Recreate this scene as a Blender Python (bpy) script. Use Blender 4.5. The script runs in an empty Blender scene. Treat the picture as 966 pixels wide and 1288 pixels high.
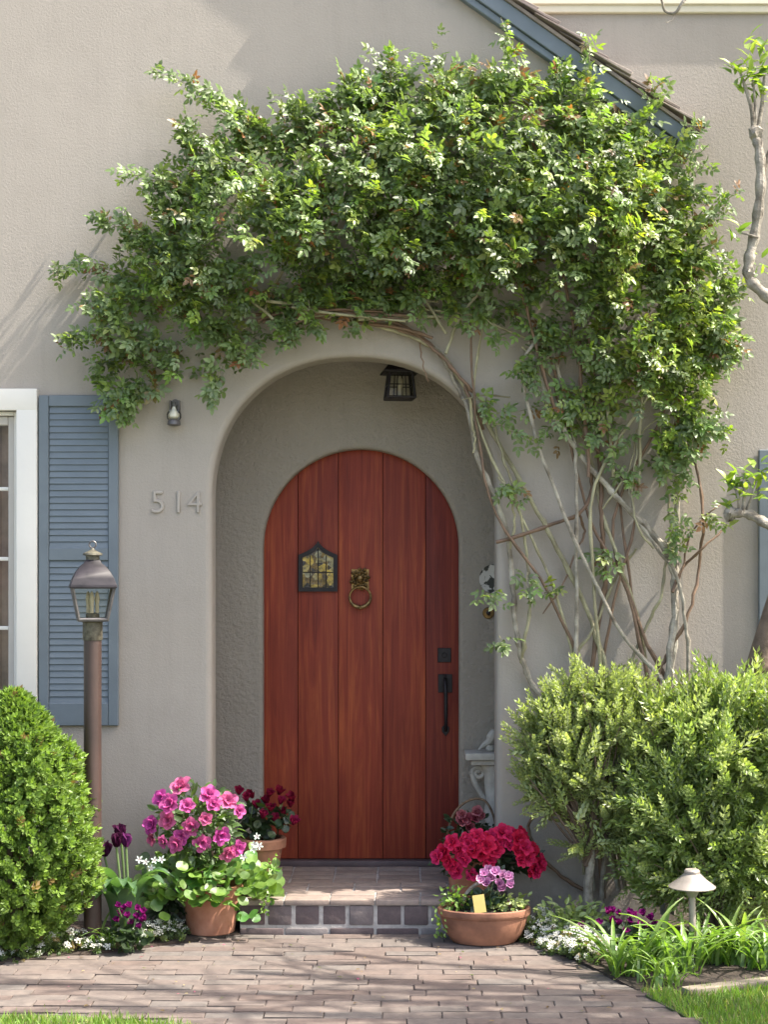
import bpy, bmesh, math, random
import numpy as np
from mathutils import Vector, Matrix

random.seed(7)
rng = np.random.default_rng(7)
R = math.radians
SC = bpy.context.scene
COL = SC.collection

# ------------------------------------------------------------------ camera
FPX, VPX, VPY, CAMD, CAMH = 1920.0, 505.0, 730.0, 7.2, 1.61
cam_d = bpy.data.cameras.new("camera")
cam = bpy.data.objects.new("camera", cam_d)
COL.objects.link(cam)
cam.location = (0, -CAMD, CAMH)
cam.rotation_euler = (R(90), 0, 0)
cam_d.sensor_fit = 'VERTICAL'
cam_d.sensor_height = 24.0
cam_d.sensor_width = 18.0
cam_d.lens = FPX / 1288.0 * 24.0
cam_d.shift_x = (483.0 - VPX) / 1288.0
cam_d.shift_y = (VPY - 644.0) / 1288.0
cam_d.clip_end = 2000
SC.camera = cam

# ------------------------------------------------------------------ light
SUN_EL, SUN_A = 54.0, 9.0          # height, angle off the wall plane (from the right)
to_sun = Vector((math.cos(R(SUN_EL)) * math.cos(R(SUN_A)), -math.cos(R(SUN_EL)) * math.sin(R(SUN_A)), math.sin(R(SUN_EL))))
w = bpy.data.worlds.new("World")
SC.world = w
w.use_nodes = True
nt = w.node_tree
sky = nt.nodes.new('ShaderNodeTexSky')
sky.sky_type = 'NISHITA'
sky.sun_disc = False
sky.sun_elevation = R(SUN_EL)
sky.sun_rotation = math.atan2(to_sun.x, to_sun.y)
sky.dust_density = 4.5
sky.ozone_density = 0.6
bg = nt.nodes['Background']
bg.inputs['Strength'].default_value = 0.15
nt.links.new(sky.outputs[0], bg.inputs['Color'])
sun_d = bpy.data.lights.new("sun", 'SUN')
sun_d.energy = 3.8
sun_d.angle = R(0.5)
sun_d.color = (1.0, 0.94, 0.84)
sun = bpy.data.objects.new("sun", sun_d)
COL.objects.link(sun)
sun.location = (6, -4, 9)
sun.rotation_euler = to_sun.to_track_quat('Z', 'Y').to_euler()
SC.view_settings.view_transform = 'Standard'
SC.view_settings.look = 'None'
SC.view_settings.gamma = 1
SC.view_settings.use_curve_mapping = False
SC.view_settings.exposure = 1.87
SC.cycles.max_bounces = 7
SC.cycles.transparent_max_bounces = 8


# ------------------------------------------------------------------ helpers
def at(px, py, Y=0.0):
    d = CAMD + Y
    return Vector(((px - VPX) * d / FPX, Y, CAMH - (py - VPY) * d / FPX))


def floor_at(px, py, z=0.0):
    d = FPX * (CAMH - z) / (py - VPY)
    return Vector(((px - VPX) * d / FPX, d - CAMD, z))


WL = {}


def thing(name, label, cat, loc=(0, 0, 0), group=None):
    o = bpy.data.objects.new(name, None)
    COL.objects.link(o)
    o.location = loc
    o.empty_display_size = 0.1
    o['label'] = label
    o['category'] = cat
    if group:
        o['group'] = group
    WL[o] = Vector(loc)
    return o


def link(name, me, parent=None, loc=None, rot=None, scale=None):
    """link mesh data as an object; loc in world space"""
    o = bpy.data.objects.new(name, me)
    COL.objects.link(o)
    base = WL[parent] if parent else Vector((0, 0, 0))
    wl = Vector(loc) if loc is not None else base.copy()
    o.location = wl - base
    WL[o] = wl
    if parent:
        o.parent = parent
    if rot is not None:
        o.rotation_euler = rot
    if scale is not None:
        o.scale = scale if hasattr(scale, '__len__') else (scale,) * 3
    return o


class MB:
    def __init__(self):
        self.v, self.f, self.s = [], [], []

    def add(self, vs, fs, smooth=False):
        b = len(self.v)
        self.v += [tuple(p) for p in vs]
        self.f += [tuple(i + b for i in f) for f in fs]
        self.s += [smooth] * len(fs)
        return self

    def box(self, a, b, rot=None, org=None):
        x0, y0, z0 = a
        x1, y1, z1 = b
        vs = [Vector(p) for p in ((x0, y0, z0), (x1, y0, z0), (x1, y1, z0), (x0, y1, z0), (x0, y0, z1), (x1, y0, z1), (x1, y1, z1), (x0, y1, z1))]
        if rot is not None:
            o = Vector(org)
            vs = [rot @ (p - o) + o for p in vs]
        return self.add(vs, [(0, 3, 2, 1), (4, 5, 6, 7), (0, 1, 5, 4), (1, 2, 6, 5), (2, 3, 7, 6), (3, 0, 4, 7)])

    def tube(self, pts, rad, n=8, cap=True):
        pts = [Vector(p) for p in pts]
        if not hasattr(rad, '__len__'):
            rad = [rad] * len(pts)
        vs, fs = [], []
        prev = None
        for i, p in enumerate(pts):
            t = (pts[min(i + 1, len(pts) - 1)] - pts[max(i - 1, 0)]).normalized()
            if prev is None:
                u = t.orthogonal().normalized()
            else:
                u = (prev - t * prev.dot(t))
                u = u.normalized() if u.length > 1e-6 else t.orthogonal().normalized()
            prev = u
            v = t.cross(u)
            for k in range(n):
                a = 2 * math.pi * k / n
                vs.append(p + (u * math.cos(a) + v * math.sin(a)) * rad[i])
        for i in range(len(pts) - 1):
            for k in range(n):
                k2 = (k + 1) % n
                fs.append((i * n + k, i * n + k2, (i + 1) * n + k2, (i + 1) * n + k))
        if cap:
            fs.append(tuple(range(n))[::-1])
            fs.append(tuple((len(pts) - 1) * n + k for k in range(n)))
        return self.add(vs, fs, True)

    def lathe(self, prof, c=(0, 0, 0), n=24, sx=1.0, sy=1.0, cap=True):
        vs, fs = [], []
        for r, z in prof:
            for k in range(n):
                a = 2 * math.pi * k / n
                vs.append((c[0] + r * sx * math.cos(a), c[1] + r * sy * math.sin(a), c[2] + z))
        m = len(prof)
        for i in range(m - 1):
            for k in range(n):
                k2 = (k + 1) % n
                fs.append((i * n + k, i * n + k2, (i + 1) * n + k2, (i + 1) * n + k))
        if cap:
            fs.append(tuple(range(n))[::-1])
            fs.append(tuple((m - 1) * n + k for k in range(n)))
        return self.add(vs, fs, True)

    def prism(self, poly, y0, y1):
        """poly in (x, z), extruded along Y"""
        n = len(poly)
        vs = [(x, y0, z) for x, z in poly] + [(x, y1, z) for x, z in poly]
        fs = [tuple(range(n)), tuple(range(n, 2 * n))[::-1]]
        for k in range(n):
            k2 = (k + 1) % n
            fs.append((k, n + k, n + k2, k2))
        return self.add(vs, fs)

    def mesh(self, name, mat, bevel=0.0, seg=2, sharp=35):
        me = bpy.data.meshes.new(name)
        me.from_pydata(self.v, [], self.f)
        me.polygons.foreach_set('use_smooth', self.s)
        bm = bmesh.new()
        bm.from_mesh(me)
        bmesh.ops.recalc_face_normals(bm, faces=bm.faces)
        if bevel:
            es = [e for e in bm.edges if len(e.link_faces) == 2 and e.calc_face_angle(0) > R(30)]
            bmesh.ops.bevel(bm, geom=es, offset=bevel, segments=seg, affect='EDGES', profile=0.6)
        for e in bm.edges:
            if len(e.link_faces) == 2 and e.calc_face_angle(0) > R(sharp):
                e.smooth = False
        if bevel:
            for f in bm.faces:
                f.smooth = True
        bm.to_mesh(me)
        bm.free()
        me.materials.append(mat)
        return me

    def build(self, name, mat, parent=None, bevel=0.0, seg=2, sharp=35):
        """vertices given in world space"""
        if parent is not None:
            b = WL[parent]
            self.v = [(x - b.x, y - b.y, z - b.z) for x, y, z in self.v]
        return link(name, self.mesh(name, mat, bevel, seg, sharp), parent)


def frame(d, nrm):
    x = Vector(d).normalized()
    z = Vector(nrm)
    z = z - x * z.dot(x)
    z = z.normalized() if z.length > 1e-5 else x.orthogonal().normalized()
    y = z.cross(x)
    return np.array([[x.x, y.x, z.x], [x.y, y.y, z.y], [x.z, y.z, z.z]])


def scatter_mesh(name, tv, tf, frames, cols, mat, org=(0, 0, 0), smooth=False):
    """many copies of one template joined into one mesh; frames: (pos, 3x3, scale)"""
    tv = np.array(tv, float)
    n, k = len(frames), len(tv)
    Rm = np.array([f[1] for f in frames])
    S = np.array([f[2] for f in frames])
    if S.ndim == 1:
        S = S[:, None] * np.ones((1, 3))
    Pm = np.array([tuple(f[0]) for f in frames]) - np.array(org)
    V = np.einsum('nij,nkj->nki', Rm, tv[None, :, :] * S[:, None, :]) + Pm[:, None, :]
    V = V.reshape(-1, 3)
    sizes = np.array([len(f) for f in tf])
    flat = np.concatenate([np.array(f) for f in tf])
    L = (flat[None, :] + (np.arange(n) * k)[:, None]).reshape(-1)
    tot = np.tile(sizes, n)
    start = np.concatenate([[0], np.cumsum(tot)[:-1]])
    me = bpy.data.meshes.new(name)
    me.vertices.add(len(V))
    me.vertices.foreach_set('co', V.reshape(-1))
    me.loops.add(len(L))
    me.loops.foreach_set('vertex_index', L.astype(np.int32))
    me.polygons.add(len(tot))
    me.polygons.foreach_set('loop_start', start.astype(np.int32))
    me.polygons.foreach_set('loop_total', tot.astype(np.int32))
    if smooth:
        me.polygons.foreach_set('use_smooth', np.ones(len(tot), bool))
    me.update(calc_edges=True)
    at_ = me.color_attributes.new('tint', 'FLOAT_COLOR', 'POINT')
    C = np.ones((n, k, 4))
    C[:, :, :3] = np.array(cols)[:, None, :]
    at_.data.foreach_set('color', C.reshape(-1))
    me.materials.append(mat)
    return me


def merge_t(parts):
    """join templates [(verts, faces)]"""
    V, F = [], []
    for v, f in parts:
        b = len(V)
        V += [tuple(p) for p in v]
        F += [tuple(i + b for i in q) for q in f]
    return V, F


def xf(t, M):
    return [tuple(M @ Vector(p)) for p in t[0]], t[1]


def runif(a, b):
    return random.uniform(a, b)


def rvec(s=1.0):
    return Vector((random.gauss(0, s), random.gauss(0, s), random.gauss(0, s)))


def smooth_path(pts, sub=4):
    """Catmull-Rom"""
    P = [Vector(p) for p in pts]
    P = [P[0] * 2 - P[1]] + P + [P[-1] * 2 - P[-2]]
    out = []
    for i in range(1, len(P) - 2):
        for k in range(sub):
            t = k / sub
            a, b, c, d = P[i - 1], P[i], P[i + 1], P[i + 2]
            out.append(0.5 * ((2 * b) + (c - a) * t + (2 * a - 5 * b + 4 * c - d) * t * t + (3 * b - a - 3 * c + d) * t ** 3))
    out.append(P[-2])
    return out


# ------------------------------------------------------------------ materials
def nmat(name):
    m = bpy.data.materials.new(name)
    m.use_nodes = True
    t = m.node_tree
    return m, t, t.nodes['Principled BSDF']


def N(t, kind, **kw):
    n = t.nodes.new('ShaderNode' + kind)
    for k, v in kw.items():
        if hasattr(n, k):
            setattr(n, k, v)
        else:
            n.inputs[k.replace('_', ' ')].default_value = v
    return n


def ramp(t, fac, stops):
    r = t.nodes.new('ShaderNodeValToRGB')
    e = r.color_ramp.elements
    while len(e) > 1:
        e.remove(e[-1])
    e[0].position = stops[0][0]
    e[0].color = (*stops[0][1], 1)
    for p, c in stops[1:]:
        q = e.new(p)
        q.color = (*c, 1)
    t.links.new(fac, r.inputs[0])
    return r.outputs[0]


def mixc(t, fac, a, b, mode='MIX'):
    m = t.nodes.new('ShaderNodeMix')
    m.data_type = 'RGBA'
    m.blend_type = mode
    for s, v in ((m.inputs[0], fac), (m.inputs[6], a), (m.inputs[7], b)):
        if hasattr(v, 'links'):
            t.links.new(v, s)
        elif hasattr(v, '__len__'):
            s.default_value = (*v, 1)
        else:
            s.default_value = v
    return m.outputs[2]


def noise(t, scale, detail=4, rough=0.6, vec=None, dist=0.0):
    n = N(t, 'TexNoise', Scale=scale, Detail=detail, Roughness=rough, Distortion=dist)
    if vec is not None:
        t.links.new(vec, n.inputs['Vector'])
    return n.outputs['Fac']


def coords(t, scale=(1, 1, 1), rnd=0.0, kind='Object'):
    tc = t.nodes.new('ShaderNodeTexCoord')
    mp = t.nodes.new('ShaderNodeMapping')
    mp.inputs['Scale'].default_value = scale
    t.links.new(tc.outputs[kind], mp.inputs[0])
    if rnd:
        oi = t.nodes.new('ShaderNodeObjectInfo')
        vm = N(t, 'VectorMath', operation='SCALE')
        vm.inputs[0].default_value = (rnd, rnd * 0.7, rnd * 1.3)
        t.links.new(oi.outputs['Random'], vm.inputs['Scale'])
        va = N(t, 'VectorMath', operation='ADD')
        t.links.new(mp.outputs[0], va.inputs[0])
        t.links.new(vm.outputs[0], va.inputs[1])
        return va.outputs[0]
    return mp.outputs[0]


def bump(t, h, dist, strength=1.0, prev=None):
    b = N(t, 'Bump', Strength=strength, Distance=dist)
    t.links.new(h, b.inputs['Height'])
    if prev is not None:
        t.links.new(prev, b.inputs['Normal'])
    return b.outputs[0]


def basic(name, col, rough=0.6, var=0.15, scale=8, metal=0.0, bdist=0.0, bscale=60, spec=0.5, col2=None, rnd=3.0):
    m, t, b = nmat(name)
    v = coords(t, rnd=rnd)
    f = noise(t, scale, 5, 0.6, v)
    c2 = col2 if col2 else tuple(min(1, c * (1 + var)) for c in col)
    c1 = tuple(c * (1 - var) for c in col)
    t.links.new(ramp(t, f, [(0.3, c1), (0.7, c2)]), b.inputs['Base Color'])
    b.inputs['Roughness'].default_value = rough
    b.inputs['Metallic'].default_value = metal
    b.inputs['Specular IOR Level'].default_value = spec
    if bdist:
        t.links.new(bump(t, noise(t, bscale, 4, 0.6, v), bdist), b.inputs['Normal'])
    return m


def stucco(name, col, lump=0.0026, fine=0.0010, lscale=85):
    m, t, b = nmat(name)
    v = coords(t)
    big = noise(t, 1.1, 5, 0.65, v)
    c = ramp(t, big, [(0.3, tuple(x * 0.93 for x in col)), (0.7, tuple(x * 1.05 for x in col))])
    # faint vertical weather streaks and grime specks
    vs = coords(t, (9, 9, 0.7))
    c = mixc(t, ramp(t, noise(t, 1.6, 5, 0.7, vs), [(0.48, (0, 0, 0)), (0.75, (0.34, 0.34, 0.34))]), c, tuple(x * 0.8 for x in col))
    blot = noise(t, 3.2, 6, 0.72, v)
    c = mixc(t, ramp(t, blot, [(0.52, (0, 0, 0)), (0.7, (0.3, 0.3, 0.3))]), c, tuple(x * 0.78 for x in col))
    sep = N(t, 'SeparateXYZ')
    t.links.new(v, sep.inputs[0])
    mr = N(t, 'MapRange')
    mr.inputs['From Min'].default_value = 0.0
    mr.inputs['From Max'].default_value = 0.45
    mr.inputs['To Min'].default_value = 0.85
    mr.inputs['To Max'].default_value = 0.0
    t.links.new(sep.outputs['Z'], mr.inputs[0])
    spl = N(t, 'Math', operation='MULTIPLY')          # splashed soil on the foot of the wall
    t.links.new(mr.outputs[0], spl.inputs[0])
    t.links.new(noise(t, 7, 6, 0.75, v), spl.inputs[1])
    c = mixc(t, ramp(t, spl.outputs[0], [(0.22, (0, 0, 0)), (0.5, (0.7, 0.7, 0.7))]), c, (0.16, 0.13, 0.10))
    speck = noise(t, 90, 3, 0.7, v)
    c = mixc(t, ramp(t, speck, [(0.62, (0, 0, 0)), (0.75, (0.3, 0.3, 0.3))]), c, tuple(x * 0.66 for x in col))
    t.links.new(c, b.inputs['Base Color'])
    b.inputs['Roughness'].default_value = 0.92
    b.inputs['Specular IOR Level'].default_value = 0.2
    n1 = bump(t, noise(t, lscale, 6, 0.68, v), lump)
    n2 = bump(t, noise(t, 240, 3, 0.6, v), fine, 1.0, n1)
    t.links.new(n2, b.inputs['Normal'])
    return m


def leafmat(name, rough=0.42, trans=0.3, spec=0.5, tcol=(1.5, 1.6, 0.6)):
    m, t, b = nmat(name)
    a = N(t, 'Attribute', attribute_name='tint')
    v = coords(t)
    c = mixc(t, 1.0, a.outputs['Color'], ramp(t, noise(t, 30, 3, 0.6, v), [(0.3, (0.82, 0.84, 0.8)), (0.7, (1.15, 1.12, 1.05))]), 'MULTIPLY')
    t.links.new(c, b.inputs['Base Color'])
    b.inputs['Roughness'].default_value = rough
    b.inputs['Specular IOR Level'].default_value = spec
    tr = t.nodes.new('ShaderNodeBsdfTranslucent')
    t.links.new(mixc(t, 1.0, c, tcol, 'MULTIPLY'), tr.inputs['Color'])
    mx = t.nodes.new('ShaderNodeMixShader')
    mx.inputs[0].default_value = trans
    t.links.new(b.outputs[0], mx.inputs[1])
    t.links.new(tr.outputs[0], mx.inputs[2])
    t.links.new(mx.outputs[0], t.nodes['Material Output'].inputs['Surface'])
    return m


def petalmat(name, c1, c2, trans=0.48, rough=0.55):
    m, t, b = nmat(name)
    v = coords(t, rnd=5)
    oi = t.nodes.new('ShaderNodeObjectInfo')
    c = ramp(t, oi.outputs['Random'], [(0.0, c1), (1.0, c2)])
    c = mixc(t, 1.0, c, ramp(t, noise(t, 7, 4, 0.65, v), [(0.3, (0.72, 0.66, 0.72)), (0.7, (1.15, 1.3, 1.15))]), 'MULTIPLY')
    ln = N(t, 'VectorMath', operation='LENGTH')
    t.links.new(coords(t), ln.inputs[0])
    c = mixc(t, 1.0, c, ramp(t, ln.outputs['Value'], [(0.1, (0.62, 0.5, 0.55)), (0.55, (0.95, 0.95, 0.95)), (1.0, (1.12, 1.35, 1.12))]), 'MULTIPLY')
    t.links.new(c, b.inputs['Base Color'])
    b.inputs['Roughness'].default_value = rough
    b.inputs['Specular IOR Level'].default_value = 0.12
    tr = t.nodes.new('ShaderNodeBsdfTranslucent')
    t.links.new(c, tr.inputs['Color'])
    mx = t.nodes.new('ShaderNodeMixShader')
    mx.inputs[0].default_value = trans
    t.links.new(b.outputs[0], mx.inputs[1])
    t.links.new(tr.outputs[0], mx.inputs[2])
    t.links.new(mx.outputs[0], t.nodes['Material Output'].inputs['Surface'])
    return m


def glassmat(name, tint=(1, 1, 1), refl=0.14, rough=0.02):
    m, t, b = nmat(name)
    t.nodes.remove(b)
    tr = t.nodes.new('ShaderNodeBsdfTransparent')
    tr.inputs[0].default_value = (*tint, 1)
    gl = t.nodes.new('ShaderNodeBsdfGlossy')
    gl.inputs['Roughness'].default_value = rough
    lw = N(t, 'LayerWeight', Blend=refl)
    mx = t.nodes.new('ShaderNodeMixShader')
    t.links.new(lw.outputs['Fresnel'], mx.inputs[0])
    t.links.new(tr.outputs[0], mx.inputs[1])
    t.links.new(gl.outputs[0], mx.inputs[2])
    t.links.new(mx.outputs[0], t.nodes['Material Output'].inputs['Surface'])
    return m


def woodmat(name, dark, mid, light, rough=0.45, axis=2, rnd=9.0):
    m, t, b = nmat(name)
    sc = [22, 22, 22]
    sc[axis] = 1.1
    v = coords(t, tuple(sc), rnd=rnd)
    g = noise(t, 1.0, 6, 0.62, v, 1.4)
    sc2 = [240, 240, 240]
    sc2[axis] = 4.0
    v2 = coords(t, tuple(sc2), rnd=rnd)
    fine = noise(t, 1.0, 5, 0.7, v2)
    c = ramp(t, g, [(0.28, dark), (0.5, mid), (0.74, light)])
    c = mixc(t, 1.0, c, ramp(t, fine, [(0.3, (0.72, 0.7, 0.7)), (0.7, (1.12, 1.1, 1.08))]), 'MULTIPLY')
    v3 = coords(t, (1.6, 1.6, 0.9), rnd=rnd)
    c = mixc(t, ramp(t, noise(t, 1.7, 4, 0.6, v3), [(0.4, (0, 0, 0)), (0.75, (0.55, 0.55, 0.55))]), c, tuple(x * 0.55 for x in mid))
    oi = t.nodes.new('ShaderNodeObjectInfo')
    c = mixc(t, 1.0, c, ramp(t, oi.outputs['Random'], [(0, (0.78, 0.72, 0.8)), (1, (1.2, 1.22, 1.05))]), 'MULTIPLY')
    t.links.new(c, b.inputs['Base Color'])
    b.inputs['Roughness'].default_value = rough
    b.inputs['Specular IOR Level'].default_value = 0.22
    t.links.new(bump(t, fine, 0.0006), b.inputs['Normal'])
    return m


def brickmat(name, stops, grime=(0.16, 0.14, 0.13), gamt=0.5, rough=0.88):
    m, t, b = nmat(name)
    oi = t.nodes.new('ShaderNodeObjectInfo')
    c = ramp(t, oi.outputs['Random'], stops)
    v = coords(t, rnd=11)
    c = mixc(t, 1.0, c, ramp(t, noise(t, 14, 6, 0.7, v), [(0.3, (0.68, 0.68, 0.7)), (0.72, (1.2, 1.18, 1.15))]), 'MULTIPLY')
    c = mixc(t, ramp(t, noise(t, 5, 5, 0.7, v), [(0.5, (0, 0, 0)), (0.72, (gamt,) * 3)]), c, grime)
    t.links.new(c, b.inputs['Base Color'])
    b.inputs['Roughness'].default_value = rough
    b.inputs['Specular IOR Level'].default_value = 0.25
    t.links.new(bump(t, noise(t, 70, 5, 0.65, v), 0.002), b.inputs['Normal'])
    return m


WALLC = (0.315, 0.283, 0.245)
M = {}
M['stucco'] = stucco('stucco_wall', WALLC)
M['stucco_in'] = stucco('stucco_porch', (0.315, 0.278, 0.228), 0.016, 0.003, 46)
M['digit'] = basic('painted_digit', tuple(c * 0.96 for c in WALLC), 0.7, 0.06)
M['door'] = woodmat('redwood', (0.115, 0.016, 0.011), (0.19, 0.032, 0.017), (0.30, 0.072, 0.026), 0.55)
M['door_dark'] = basic('dark_wood', (0.05, 0.022, 0.018), 0.6)
M['sill'] = basic('threshold_wood', (0.075, 0.05, 0.05), 0.6, 0.3)
M['iron'] = basic('black_iron', (0.013, 0.010, 0.011), 0.5, 0.4, 30, 0.0, 0.0008, 120, 0.25)
M['bronze'] = basic('aged_bronze', (0.07, 0.038, 0.016), 0.38, 0.5, 40, 0.7, 0.001, 90, col2=(0.32, 0.2, 0.07))
M['white'] = basic('white_paint', (0.60, 0.575, 0.52), 0.45, 0.03, 5, bdist=0.0006, bscale=40)
M['sash'] = basic('sash_paint', (0.40, 0.37, 0.33), 0.5, 0.06)
M['blue'] = basic('blue_grey_paint', (0.108, 0.132, 0.150), 0.5, 0.09, 6, bdist=0.0006, bscale=90)
M['curtain'] = basic('brown_curtain', (0.30, 0.22, 0.17), 0.9, 0.45, 5)
M['glass'] = glassmat('window_glass', (0.8, 0.8, 0.8), 0.3)
M['lampglass'] = glassmat('lantern_glass', (0.95, 0.95, 0.9), 0.22, 0.12)
M['trim'] = basic('cream_trim', (0.55, 0.5, 0.38), 0.6, 0.06)
M['shingle'] = brickmat('wood_shingle', [(0, (0.13, 0.105, 0.095)), (0.5, (0.2, 0.165, 0.15)), (1, (0.27, 0.23, 0.2))], (0.07, 0.06, 0.055))
M['gutter'] = basic('grey_gutter', (0.2, 0.2, 0.2), 0.5, 0.15)
M['terracotta'] = basic('terracotta', (0.33, 0.125, 0.065), 0.85, 0.22, 9, bdist=0.001, bscale=50, col2=(0.42, 0.2, 0.125))
M['terracotta_old'] = basic('old_terracotta', (0.20, 0.085, 0.05), 0.8, 0.4, 7, bdist=0.0015, bscale=40, col2=(0.33, 0.15, 0.085))
M['soil'] = basic('soil', (0.035, 0.024, 0.017), 0.95, 0.5, 20, bdist=0.012, bscale=35)
M['post'] = basic('brown_post', (0.043, 0.025, 0.02), 0.5, 0.22, 6, bdist=0.0008, bscale=60)
M['patina'] = basic('patina_brass', (0.05, 0.04, 0.024), 0.6, 0.5, 45, 0.2, col2=(0.13, 0.12, 0.085))
M['purple_metal'] = basic('weathered_copper', (0.012, 0.010, 0.013), 0.5, 0.35, 14, 0.0, spec=0.3, col2=(0.032, 0.027, 0.031))
M['lead'] = basic('lead_frame', (0.1, 0.092, 0.09), 0.5, 0.4, 25, 0.4)
M['candle'] = basic('candle_sleeve', (0.33, 0.29, 0.2), 0.5, 0.1)
M['brick'] = brickmat('step_brick', [(0, (0.085, 0.06, 0.06)), (0.4, (0.10, 0.075, 0.075)), (0.85, (0.125, 0.10, 0.098)), (1, (0.21, 0.195, 0.19))], (0.11, 0.1, 0.1), 0.5)
M['tread'] = brickmat('tread_brick', [(0, (0.20, 0.15, 0.125)), (0.5, (0.235, 0.185, 0.155)), (1, (0.26, 0.21, 0.18))], (0.19, 0.165, 0.145), 0.5)
M['paver'] = brickmat('path_brick', [(0, (0.128, 0.098, 0.084)), (0.35, (0.138, 0.112, 0.098)), (0.7, (0.148, 0.124, 0.108)), (1, (0.128, 0.114, 0.103))], (0.09, 0.078, 0.07), 0.55)
M['mortar'] = basic('mortar', (0.31, 0.29, 0.27), 0.95, 0.25, 25, bdist=0.003, bscale=90)
M['joint'] = basic('sandy_joint', (0.105, 0.088, 0.077), 0.95, 0.4, 25, bdist=0.003, bscale=90)
M['stone'] = basic('pale_cast_stone', (0.36, 0.335, 0.285), 0.8, 0.25, 12, bdist=0.002, bscale=60)
M['copper'] = basic('path_light_bronze', (0.3, 0.26, 0.225), 0.45, 0.2, 12, 0.3)
M['timber'] = basic('edging_timber', (0.2, 0.165, 0.125), 0.9, 0.3, 14, bdist=0.002, bscale=50)
M['cane'] = basic('rose_cane', (0.2, 0.165, 0.085), 0.5, 0.4, 9, bdist=0.004, bscale=60, col2=(0.34, 0.32, 0.19))
M['cane_old'] = basic('old_rose_cane', (0.16, 0.125, 0.085), 0.75, 0.4, 12, bdist=0.006, bscale=50, col2=(0.42, 0.385, 0.31))
M['cane_red'] = basic('brown_rose_cane', (0.14, 0.085, 0.05), 0.6, 0.4, 12, bdist=0.002, bscale=60)
M['bark'] = basic('pale_bark', (0.13, 0.105, 0.075), 0.9, 0.35, 16, bdist=0.009, bscale=38, col2=(0.33, 0.30, 0.25))
M['bark_dark'] = basic('brown_bark', (0.12, 0.085, 0.06), 0.9, 0.4, 10, bdist=0.005, bscale=40)
M['leaf'] = leafmat('rose_leaf', 0.47, 0.42, 0.8)
M['leaf_soft'] = leafmat('soft_leaf', 0.44, 0.42, 0.8)
M['leaf_box'] = leafmat('box_leaf', 0.45, 0.3, 0.4)
M['floret'] = leafmat('white_floret', 0.6, 0.3, 0.2, (1, 1, 1))
M['grass'] = leafmat('grass_blade', 0.5, 0.4, 0.3)
M['pink'] = petalmat('pink_petal', (0.60, 0.085, 0.40), (0.68, 0.15, 0.33))
M['red'] = petalmat('red_petal', (0.62, 0.014, 0.05), (0.72, 0.035, 0.17))
M['crimson'] = petalmat('crimson_petal', (0.16, 0.006, 0.018), (0.3, 0.014, 0.07))
M['lilac'] = petalmat('lilac_petal', (0.66, 0.27, 0.58), (0.75, 0.36, 0.62))
M['rosy'] = petalmat('rosy_petal', (0.42, 0.06, 0.11), (0.62, 0.24, 0.30))
M['purple'] = petalmat('purple_petal', (0.16, 0.008, 0.12), (0.27, 0.014, 0.17))
M['plum'] = petalmat('plum_petal', (0.055, 0.008, 0.035), (0.17, 0.028, 0.15))
M['whitepetal'] = petalmat('white_petal', (0.75, 0.74, 0.72), (0.8, 0.8, 0.8))
M['tag'] = basic('yellow_tag', (0.42, 0.33, 0.1), 0.5, 0.1)
M['basket'] = basic('wicker', (0.16, 0.1, 0.055), 0.8, 0.4, 40, bdist=0.002, bscale=90)


def plate_mat():
    m, t, b = nmat('painted_plate')
    v = coords(t)
    c = ramp(t, noise(t, 24, 2, 0.5, v, 0.5), [(0.46, (0.5, 0.48, 0.43)), (0.52, (0.06, 0.06, 0.05))])
    t.links.new(c, b.inputs['Base Color'])
    b.inputs['Roughness'].default_value = 0.2
    return m


def stained_mat():
    m, t, b = nmat('stained_glass')
    v = coords(t, rnd=4)
    vo = N(t, 'TexVoronoi', Scale=34.0, feature='F1')
    t.links.new(v, vo.inputs['Vector'])
    c = ramp(t, vo.outputs['Color'], [(0.15, (0.03, 0.025, 0.03)), (0.4, (0.16, 0.1, 0.03)), (0.62, (0.42, 0.3, 0.06)), (0.85, (0.25, 0.24, 0.17))])
    c = mixc(t, 1.0, c, ramp(t, noise(t, 45, 4, 0.6, v), [(0.35, (0.3, 0.3, 0.35)), (0.65, (1.3, 1.25, 1.1))]), 'MULTIPLY')
    t.links.new(c, b.inputs['Base Color'])
    b.inputs['Roughness'].default_value = 0.12
    t.links.new(bump(t, noise(t, 30, 3, 0.5, v), 0.003), b.inputs['Normal'])
    return m


M['plate'] = plate_mat()
M['stained'] = stained_mat()


def groundmat(name, a, b_, scale):
    m, t, b = nmat(name)
    v = coords(t)
    t.links.new(ramp(t, noise(t, scale, 6, 0.65, v), [(0.35, a), (0.65, b_)]), b.inputs['Base Color'])
    b.inputs['Roughness'].default_value = 0.95
    t.links.new(bump(t, noise(t, scale * 12, 4, 0.6, v), 0.01), b.inputs['Normal'])
    return m


M['ground'] = groundmat('ground_cover', (0.06, 0.085, 0.03), (0.12, 0.12, 0.06), 1.5)
M['lawn'] = groundmat('lawn_base', (0.05, 0.075, 0.02), (0.08, 0.1, 0.03), 4)


# ================================================================== SETTING
def struct(o):
    o['kind'] = 'structure'
    return o


g = MB()
g.add([(-400, -400, -0.05), (400, -400, -0.05), (400, 400, -0.05), (-400, 400, -0.05)], [(0, 1, 2, 3)])
struct(g.build('ground', M['ground']))


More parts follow.
